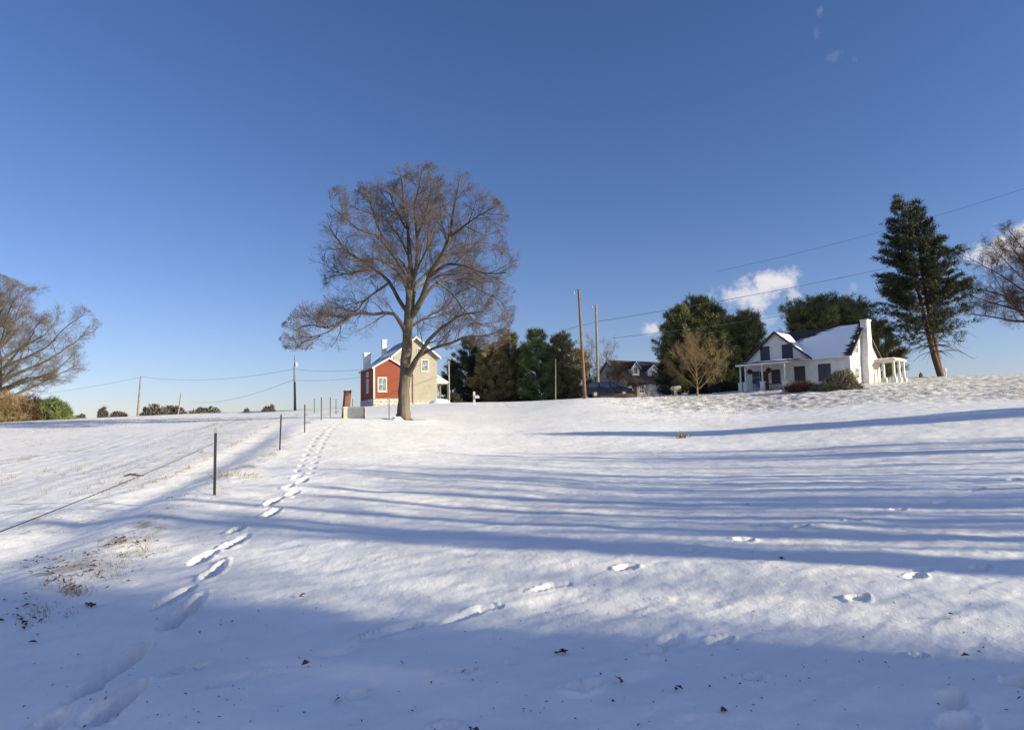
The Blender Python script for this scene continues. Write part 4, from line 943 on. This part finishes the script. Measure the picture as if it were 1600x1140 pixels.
gr2 = MB().prism(pr, -.35, Wd + .25, 'y').obj('gable_roof', 'shingle', wh)
MB().prism([(a, z - .07) for a, z in pr[:3]] + [(a, z + .02) for a, z in pr[3:]], -.39, -.355, 'y').obj('bargeboard', 'trim_brown', gr2)
def on_front(x, f, dz=.17): y = f * Wd / 2; return (x, y, EV + sr * y + dz)
def snowy_roof():
    m = MT['shingle'].copy(); m.name = 'snowy_shingle'; n, l = m.node_tree.nodes, m.node_tree.links; p = n['Principled BSDF']; old = p.inputs['Base Color'].links[0].from_socket
    t = n.new('ShaderNodeTexCoord'); sx_ = n.new('ShaderNodeSeparateXYZ'); l.new(t.outputs['Object'], sx_.inputs[0])
    def mth(op, a, b):
        x = n.new('ShaderNodeMath'); x.operation = op
        for i, v in enumerate((a, b)):
            if isinstance(v, (int, float)): x.inputs[i].default_value = v
            else: l.new(v, x.inputs[i])
        return x.outputs[0]
    d1 = mth('SUBTRACT', mth('ADD', mth('MULTIPLY', sx_.outputs[0], .38), 2.55 + 4.9 * .38), sx_.outputs[1])
    d2 = mth('SUBTRACT', -.30, sx_.outputs[0]); mp = n.new('ShaderNodeMapping'); mp.inputs['Scale'].default_value = (.7, 3.2, 3.2); l.new(t.outputs['Object'], mp.inputs[0])
    nz = n.new('ShaderNodeTexNoise'); nz.inputs['Scale'].default_value = 1.3; nz.inputs['Detail'].default_value = 5; l.new(mp.outputs[0], nz.inputs['Vector'])
    d = mth('ADD', mth('MINIMUM', d1, d2), mth('MULTIPLY', mth('SUBTRACT', nz.outputs['Fac'], .5), 1.7))
    r = n.new('ShaderNodeMapRange'); r.interpolation_type = 'SMOOTHSTEP'; l.new(d, r.inputs[0]); r.inputs[1].default_value = -.1; r.inputs[2].default_value = .22
    mx = n.new('ShaderNodeMixRGB'); l.new(r.outputs[0], mx.inputs[0]); l.new(old, mx.inputs[1]); mx.inputs[2].default_value = (.84, .85, .88, 1); l.new(mx.outputs[0], p.inputs['Base Color'])
    return m
mr.data.materials[0] = snowy_roof()
slope_sheet([(GXR + .2, -.25, EV - .01), (GXR + .2, .2, EV - .01), (GC + .3, 2.4, GP_ - .06), (GC + .15, -.25, GP_ + .05)], gr2, 'roof_snow', 'snow_layer', 12, .04)
for x, w in ((GC - .95 - .25, 1.0), (GC + 1.15, 1.1)): window(wh, x, 2.95, w * .9, 1.3, -.012, 'y', -1, 'trim_brown', 'glass_blue', (1, 1), .05)
window(wh, -2.35, .55, 1.05, 1.45, 0, 'y', -1, 'trim_brown', 'glass_blue', (1, 1), .06)
window(wh, -4.75, .45, .95, 1.5, -.012, 'y', -1, 'trim_brown', 'glass', (0, 1), .06)
window(wh, -7.2, .55, .8, 1.25, -.012, 'y', -1, 'trim_brown', 'glass', (0, 1), .06)
window(wh, -9.35, .55, .8, 1.3, -.012, 'y', -1, 'white', 'glass', (0, 1), .06)
dr = MB().box(-8.9, -8.0, -.09, -.014, -.35, 1.75).obj('door', 'trim_brown', wh); MB().tube([(-8.1, -.15, .6), (-8.1, -.09, .6)], .04, 8).obj('handle', 'galv', dr)
window(wh, 1.7, 3.0, .75, 1.1, 0, 'x', 1, 'cream', 'curtain', (0, 1), .06)
window(wh, 1.5, .6, .8, .9, 0, 'x', 1, 'cream', 'curtain', (0, 1), .06)
window(wh, 2.6, 4.45, .4, .5, 0, 'x', 1, 'cream', 'glass', (0, 0), .05, False)
chm = MB().prism([(2.75, -1.2), (4.25, -1.2), (4.2, 2.6), (4.05, 3.4), (4.0, 6.15), (3.05, 6.15), (3.0, 3.4), (2.8, 2.6)], .012, .62, 'x').obj('chimney', 'white', wh, .02)
MB().box(-.02, .70, 2.97, 4.08, 6.15, 6.28).obj('chimney_cap', 'white', chm, .02)
MB().tube([(.05, -.1, EV - .1), (.05, -.02, -.6)], .045, 6).obj('downspout', 'white', wh)
# front porch
MB().prism([(-.36, 2.50), (-.22, 2.50), (-.22, 2.62), (-.36, 2.62)], -3.3, .2, 'x').obj('gutter', 'white', wh)
PX0, PX1, PY = -10.0, -4.9, -2.3
pf = MB().prism([(PY - .2, 2.25), (PY - .2, 2.45), (.0, 2.72), (.0, 2.52)], PX0 - .2, PX1 + .2, 'x').obj('porch_roof', 'white', wh)
MB().prism([(PY - .24, 2.462), (PY - .24, 2.52), (-.02, 2.80), (-.02, 2.735)], PX0 - .25, PX1 + 1.3, 'x').obj('shingles', 'shingle', pf)
slope_sheet([(PX0 - .1, PY + .2, 2.59), (PX1 + .1, PY + .2, 2.59), (PX1 + .1, -.1, 2.80), (PX0 - .1, -.1, 2.80)], pf, 'roof_snow', 'snow_layer', 12, .05)
MB().box(PX0, PX1, PY, -.03, -1.2, -.32).obj('porch_floor', 'concrete', wh)
for x in (PX0 + .1, -9.35, -7.55, PX1 - .35):
    pp = MB().box(x - .2, x + .2, PY - .04, PY + .36, -1.3, .56).box(x - .24, x + .24, PY - .08, PY + .40, .56, .63).obj('porch_pier', 'white', wh, .015)
    MB().box(x - .06, x + .06, PY + .10, PY + .22, .58, 2.30).obj('porch_post', 'white', wh)
rl = MB().box(-7.3, -5.5, PY + .12, PY + .18, .30, .36).box(-7.3, -5.5, PY + .12, PY + .18, -.2, -.14)
for k in range(12): rl.box(-7.25 + k * .15, -7.22 + k * .15, PY + .13, PY + .16, -.14, .30)
rl.obj('railing', 'trim_brown', wh)
# side porch
sp = MB().box(.5, 2.35, 4.6, 7.9, 2.25, 2.43).obj('side_porch_roof', 'cream', wh, .02)
slope_sheet([(.55, 4.65, 2.44), (2.3, 4.65, 2.44), (2.3, 7.8, 2.5), (.55, 7.8, 2.5)], sp, 'roof_snow', 'snow_layer', 10, .12)
MB().box(.0, .5, 4.7, 7.8, 2.25, 2.40).obj('side_porch_link', 'cream', wh)
for x, y in ((1.2, 4.9), (2.1, 4.9), (2.1, 6.3), (2.1, 7.6)):
    MB().box(x - .22, x + .22, y - .22, y + .22, -1, .62).obj('side_porch_pier', 'white', wh, .015); MB().box(x - .09, x + .09, y - .09, y + .09, .62, 2.25).obj('side_porch_post', 'white', wh)
MB().box(.02, 2.35, 4.65, 7.9, -1, -.05).obj('side_porch_floor', 'concrete', wh)
MB().box(.02, .10, 4.9, 7.2, -.04, 2.24).obj('side_porch_wall', 'cream', wh)
# porch chairs, baskets
rz = -R_(90 - TH)
def loc_w(x, y, z):
    c, s = math.cos(rz), math.sin(rz); return Vector((c0.x + c * x - s * y, c0.y + s * x + c * y, cz0 + z))
ch = thing('porch_chair', 'blue porch chair at the left end of the front porch', 'chair', loc_w(-10.1, -1.5, -.318), rz, 'blue chairs on the front porch')
MB().box(-.28, .28, -.28, .28, .40, .45).obj('seat', 'blue_paint', ch, .01)
bk = MB()
for k in range(5): bk.box(-.27 + k * .12, -.19 + k * .12, .24, .28, .45, 1.05)
bk.box(-.28, .28, .235, .285, 1.05, 1.12).obj('backrest', 'blue_paint', ch)
for x in (-.25, .25):
    for y in (-.25, .25): MB().box(x - .025, x + .025, y - .025, y + .025, 0, .40).obj('leg', 'blue_paint', ch)
    MB().box(x - .04, x + .04, -.28, .26, .62, .66).box(x - .02, x + .02, -.26, -.22, .45, .62).obj('armrest', 'blue_paint', ch)
copy_tree(ch, loc_w(-8.5, -1.5, -.318), rz, 'blue porch chair in front of the door, right of the other blue one')
def basket(x, y, label):
    o = thing('hanging_basket', label, 'plant basket', loc_w(x, y, 2.24), 0, 'hanging baskets under the porch roof')
    MB().tube([(0, 0, 0), (0, 0, -.6)], .012, 5).obj('cord', 'wire', o); MB().tube([(0, 0, -.78), (0, 0, -.6)], [.12, .2], 10).obj('pot', 'trim_brown', o)
    rng = np.random.default_rng(int(abs(x) * 10)); v = nrm(rng.normal(size=(90, 3))); V, F = needles(v * .12 + np.array([0, 0, -.55]), v, 6, .18, .05, rng, jit=.04); link('plant', np_mesh('plant', V, None, F, MT['pot_red']), o)
basket(-7.0, PY + .4, 'small dark red plant basket hanging left of the rightmost front porch pier'); basket(-9.0, PY + .4, 'small dark red plant basket hanging near the porch door')
# thing at the far right crest
p = at(1439, 76); MB().box(-.14, .14, -.12, .12, -.1, .45).tube([(0, 0, .45), (0, 0, .62)], [.1, .03], 8).obj('stump', 'bark_dark', None, loc=p, label='short dark stump on the crest left of the two topped conifer', cat='stump')
p = at(1478, 76); MB().tube([(0, 0, -.1), (0, 0, .75)], .07, 8).box(-.13, .13, -.1, .1, .62, .98).obj('marker', 'white', None, loc=p, label='small white marker leaning on the trunk of the two topped conifer', cat='marker')
# ------------------------------------------------------------------ grasses, leaves, debris
def blades(pts, n, ln, wd, rng, spread=.5, rad_=.12):
    C = np.repeat(np.asarray(pts), n, 0); C = C + np.concatenate([rng.normal(size=(len(C), 2)) * rad_, np.zeros((len(C), 1))], 1)
    C[:, 2] = Hn(C[:, :2]) - .02; d = nrm(rng.normal(size=C.shape) * spread + np.array([0, 0, 1])); s = nrm(np.cross(d, rng.normal(size=d.shape))) * wd; l = ln * (.4 + .9 * rng.random((len(C), 1)))
    return np.stack([C - s, C + s, C + d * l], 1).reshape(-1, 3), np.arange(len(C) * 3).reshape(-1, 3)
rng = np.random.default_rng(5)
pts = []
for (px, py, n, sx_, sy_) in [(200, 855, 26, 40, 12), (130, 890, 30, 50, 14), (85, 915, 22, 34, 12), (360, 742, 20, 20, 6), (385, 745, 14, 14, 5), (305, 780, 18, 16, 5), (270, 800, 20, 16, 6), (330, 770, 18, 14, 5), (345, 775, 10, 8, 3), (415, 712, 14, 18, 4), (450, 690, 12, 12, 3), (60, 960, 12, 40, 14), (230, 838, 12, 14, 5), (160, 865, 20, 30, 10), (110, 925, 16, 24, 8)]:
    for _ in range(n * 2): pts.append(tuple(hit(px + rng.normal() * sx_ * .6, py + rng.normal() * sy_ * .6)))
V, F = blades(pts, 9, .10, .003, rng, .8, .05); link('dry_grass', np_mesh('dry_grass', V, None, F, MT['straw']), kind='stuff', label='dry straw coloured grass poking through the snow along the fence', cat='grass')
# stubble over the left field and rough band
n = 5200; t = rng.random(n) * 55 - 4; s = 2 + rng.random(n) ** 1.3 * 38; s = np.round(s / .75) * .75 + rng.normal(size=n) * .08
bx_ = fp[0].x + fdir[0] * t + fn[0] * s; by_ = fp[0].y + fdir[1] * t + fn[1] * s; msk = vnoise(bx_ * .25 + 50, by_ * .25 + 50, 3) > .48
V, F = blades(np.stack([bx_, by_, by_ * 0], 1)[msk], 6, .12, .006, rng, .7, .05); link('stubble', np_mesh('stubble', V, None, F, MT['straw']), kind='stuff', label='sparse tan stubble poking out of the snowy field left of the fence', cat='stubble')
n = 3600; pxs = 940 + rng.random(n) * 720; Ds = 41 + rng.random(n) * 24
P = np.array([tuple(W(a, 620, d)) for a, d in zip(pxs, Ds)]); msk = vnoise(P[:, 0] * .6 + 50, P[:, 1] * .6 + 50, 8) > .45
V, F = blades(P[msk], 6, .16, .008, rng, .9, .1); link('rough_grass', np_mesh('rough_grass', V, None, F, MT['straw']), kind='stuff', label='rough dead grass sticking through the snow on the bank below the white cottage', cat='grass')
# single clumps
def clump(px, py, h, label, m='straw', n=90, name='grass_clump', rad_=.09):
    p = hit(px, py); r = np.random.default_rng(px); C = np.zeros((n, 3)); C[:, :2] = r.normal(size=(n, 2)) * rad_; d = nrm(np.concatenate([C[:, :2] * 2.2 + r.normal(size=(n, 2)) * .18, np.ones((n, 1))], 1)); s = nrm(np.cross(d, r.normal(size=d.shape))) * .012; l = h * (.5 + .6 * r.random((n, 1)))
    C[:, 2] = -.03; return link(name, np_mesh(name, np.stack([C - s, C + s, C + d * l], 1).reshape(-1, 3), None, np.arange(n * 3).reshape(-1, 3), MT[m]), None, p, label, 'grass clump')
clump(1067, 684, .34, 'lone tan grass clump on the open snow at the edge of the long pointed shadow')
clump(362, 744, .22, 'pale dry weed tuft right of the nearest fence post', n=70, rad_=.2)
# fallen branch left of the fence
p = hit(207, 745); MB().tube([(-.22, 0, .03), (-.08, .03, .07), (.1, 0, .05), (.28, .05, .02)], [.015, .028, .022, .008], 6).tube([(-.06, .02, .06), (.08, .1, .10)], [.014, .005], 5).tube([(.05, 0, .05), (.2, -.1, .03)], [.012, .004], 5).obj('fallen_branch', 'bark_dark', None, loc=p, label='short dark fallen branch on the field left of the nearest fence post', cat='branch')
def leaf_mesh(P, size, rng):
    """curled four-sided leaves"""
    N = len(P); a = rng.random(N) * 2 * math.pi; L = size * (.5 + rng.random(N)); w = L * (.25 + .4 * rng.random(N)); V = []
    u = np.stack([np.cos(a), np.sin(a), rng.normal(size=N) * .3], 1); v = np.stack([-np.sin(a), np.cos(a), rng.normal(size=N) * .3], 1); z = np.array([0, 0, 1.0])
    c = P + z * .012
    A = c - u * L[:, None]; B = c - v * w[:, None] + z * (L * .35)[:, None]; C = c + u * L[:, None]; Dd = c + v * w[:, None] + z * (L * .45)[:, None]
    V = np.stack([A, B, C, Dd], 1).reshape(-1, 3); i = np.arange(N) * 4; return V, np.concatenate([np.stack([i, i + 1, i + 2], 1), np.stack([i, i + 2, i + 3], 1)])
def gpts(xy): xy = np.asarray(xy); return np.stack([xy[:, 0], xy[:, 1], np.interp(0, [0, 1], [0, 0]) + Hn(xy)], 1)
from mathutils.bvhtree import BVHTree
# exact ground height near the camera (includes bumps), read from the sheet itself
near_idx = np.where(rad < 40)[0][-1]
def ground_z(xy):
    r = np.hypot(xy[:, 0], xy[:, 1]); a = np.arctan2(xy[:, 0], xy[:, 1]); i = np.clip(np.searchsorted(rad, r), 1, nR - 1); j = np.clip(np.searchsorted(az, a), 1, nA - 1)
    Z = gz.reshape(nR, nA); return np.maximum(Z[i, j], Z[i - 1, j - 1])
LP = []
for (px, py, n, sx_, sy_) in [(130, 893, 20, 34, 8), (205, 850, 14, 20, 6), (95, 915, 14, 22, 8), (140, 945, 2, 3, 2), (285, 690 + 100, 10, 20, 8), (60, 880, 10, 30, 8), (30, 965, 16, 30, 14), (180, 870, 10, 30, 8)]:
    for _ in range(n * 2): q = hit(px + rng.normal() * sx_, py + rng.normal() * sy_); LP.append((q.x, q.y))
LP = np.array(LP); P = np.stack([LP[:, 0], LP[:, 1], ground_z(LP)], 1)
V, F = leaf_mesh(P, .026, rng); link('dead_leaves', np_mesh('dead_leaves', V, None, F, MT['leaf']), kind='stuff', label='brown dead leaves scattered by the fence line at lower left', cat='leaves')
n = 480; pxs = rng.random(n) * 1750 - 60; pys = 700 + 440 * rng.random(n) ** .9
P2_ = np.array([(q.x, q.y) for q in (hit(a, b) for a, b in zip(pxs, pys))]); P = np.stack([P2_[:, 0], P2_[:, 1], ground_z(P2_)], 1)
V, F = leaf_mesh(P, .009, rng); link('debris', np_mesh('debris', V, None, F, MT['debris']), kind='stuff', label='tiny dark bits of bark and leaf scattered over the open snow', cat='debris')
def leaf_clump(px, py, n, size, label, seed):
    r = np.random.default_rng(seed); q = hit(px, py); xy = np.array([[q.x, q.y]]); q.z = ground_z(xy)[0]
    size *= .75; V, F = leaf_mesh(r.normal(size=(n, 3)) * np.array([size * .6, size * .6, size * .3]) + np.array([0, 0, size * .3]), size, r); link('leaf_clump', np_mesh('leaf_clump', V, None, F, MT['leaf']), None, q, label, 'leaf clump', 'curled leaves lying on the open snow')
for i, (px, py, n, s, lb) in enumerate([(879, 1017, 9, .035, 'largest brown leaf clump in the shaded snow at bottom centre'), (1222, 881, 6, .03, 'dark upright curled leaf on the snow right of centre'), (1498, 971, 2, .035, 'single dark leaf on the bright snow at lower right'), (1495, 1028, 2, .035, 'single dark leaf in the shade at lower right'),
        (968, 1059, 2, .03, 'narrow dark leaf right of the deep print at bottom centre'), (722, 1042, 2, .02, 'tiny dark round leaf left of the largest brown clump'), (477, 1040, 2, .03, 'slim dark leaf in the shade at lower left of centre'), (527, 1096, 3, .03, 'dark leaf near the bottom left of centre'),
        (738, 1138, 4, .03, 'dark leaf at the very bottom of the picture'), (1130, 1106, 3, .022, 'small dark leaf at the bottom right of centre'), (1060, 1074, 2, .03, 'slim leaf in the shade below the three prints'), (472, 930, 2, .03, 'small brown leaf on the bright snow left of centre'), (140, 947, 4, .04, 'dark leaf pair below the leafy fence patch'), (1167, 790, 3, .03, 'small dark leaf on the double shadow stripe')]): leaf_clump(px, py, n, s, lb, i)
print('BASES', [(n_, tuple(round(v) for v in to_px(at(px_, D_)))) for n_, px_, D_ in (('tree', 628, 40), ('pole1', 914, 58), ('cottage', 1330, 62), ('cottageL', 1157, 70), ('annex', 584, 76), ('conif', 1470, 78), ('pole3', 461, 90), ('post1', 335, 12.4), ('post3', 476, 28.5), ('pole4', 216, 110))])
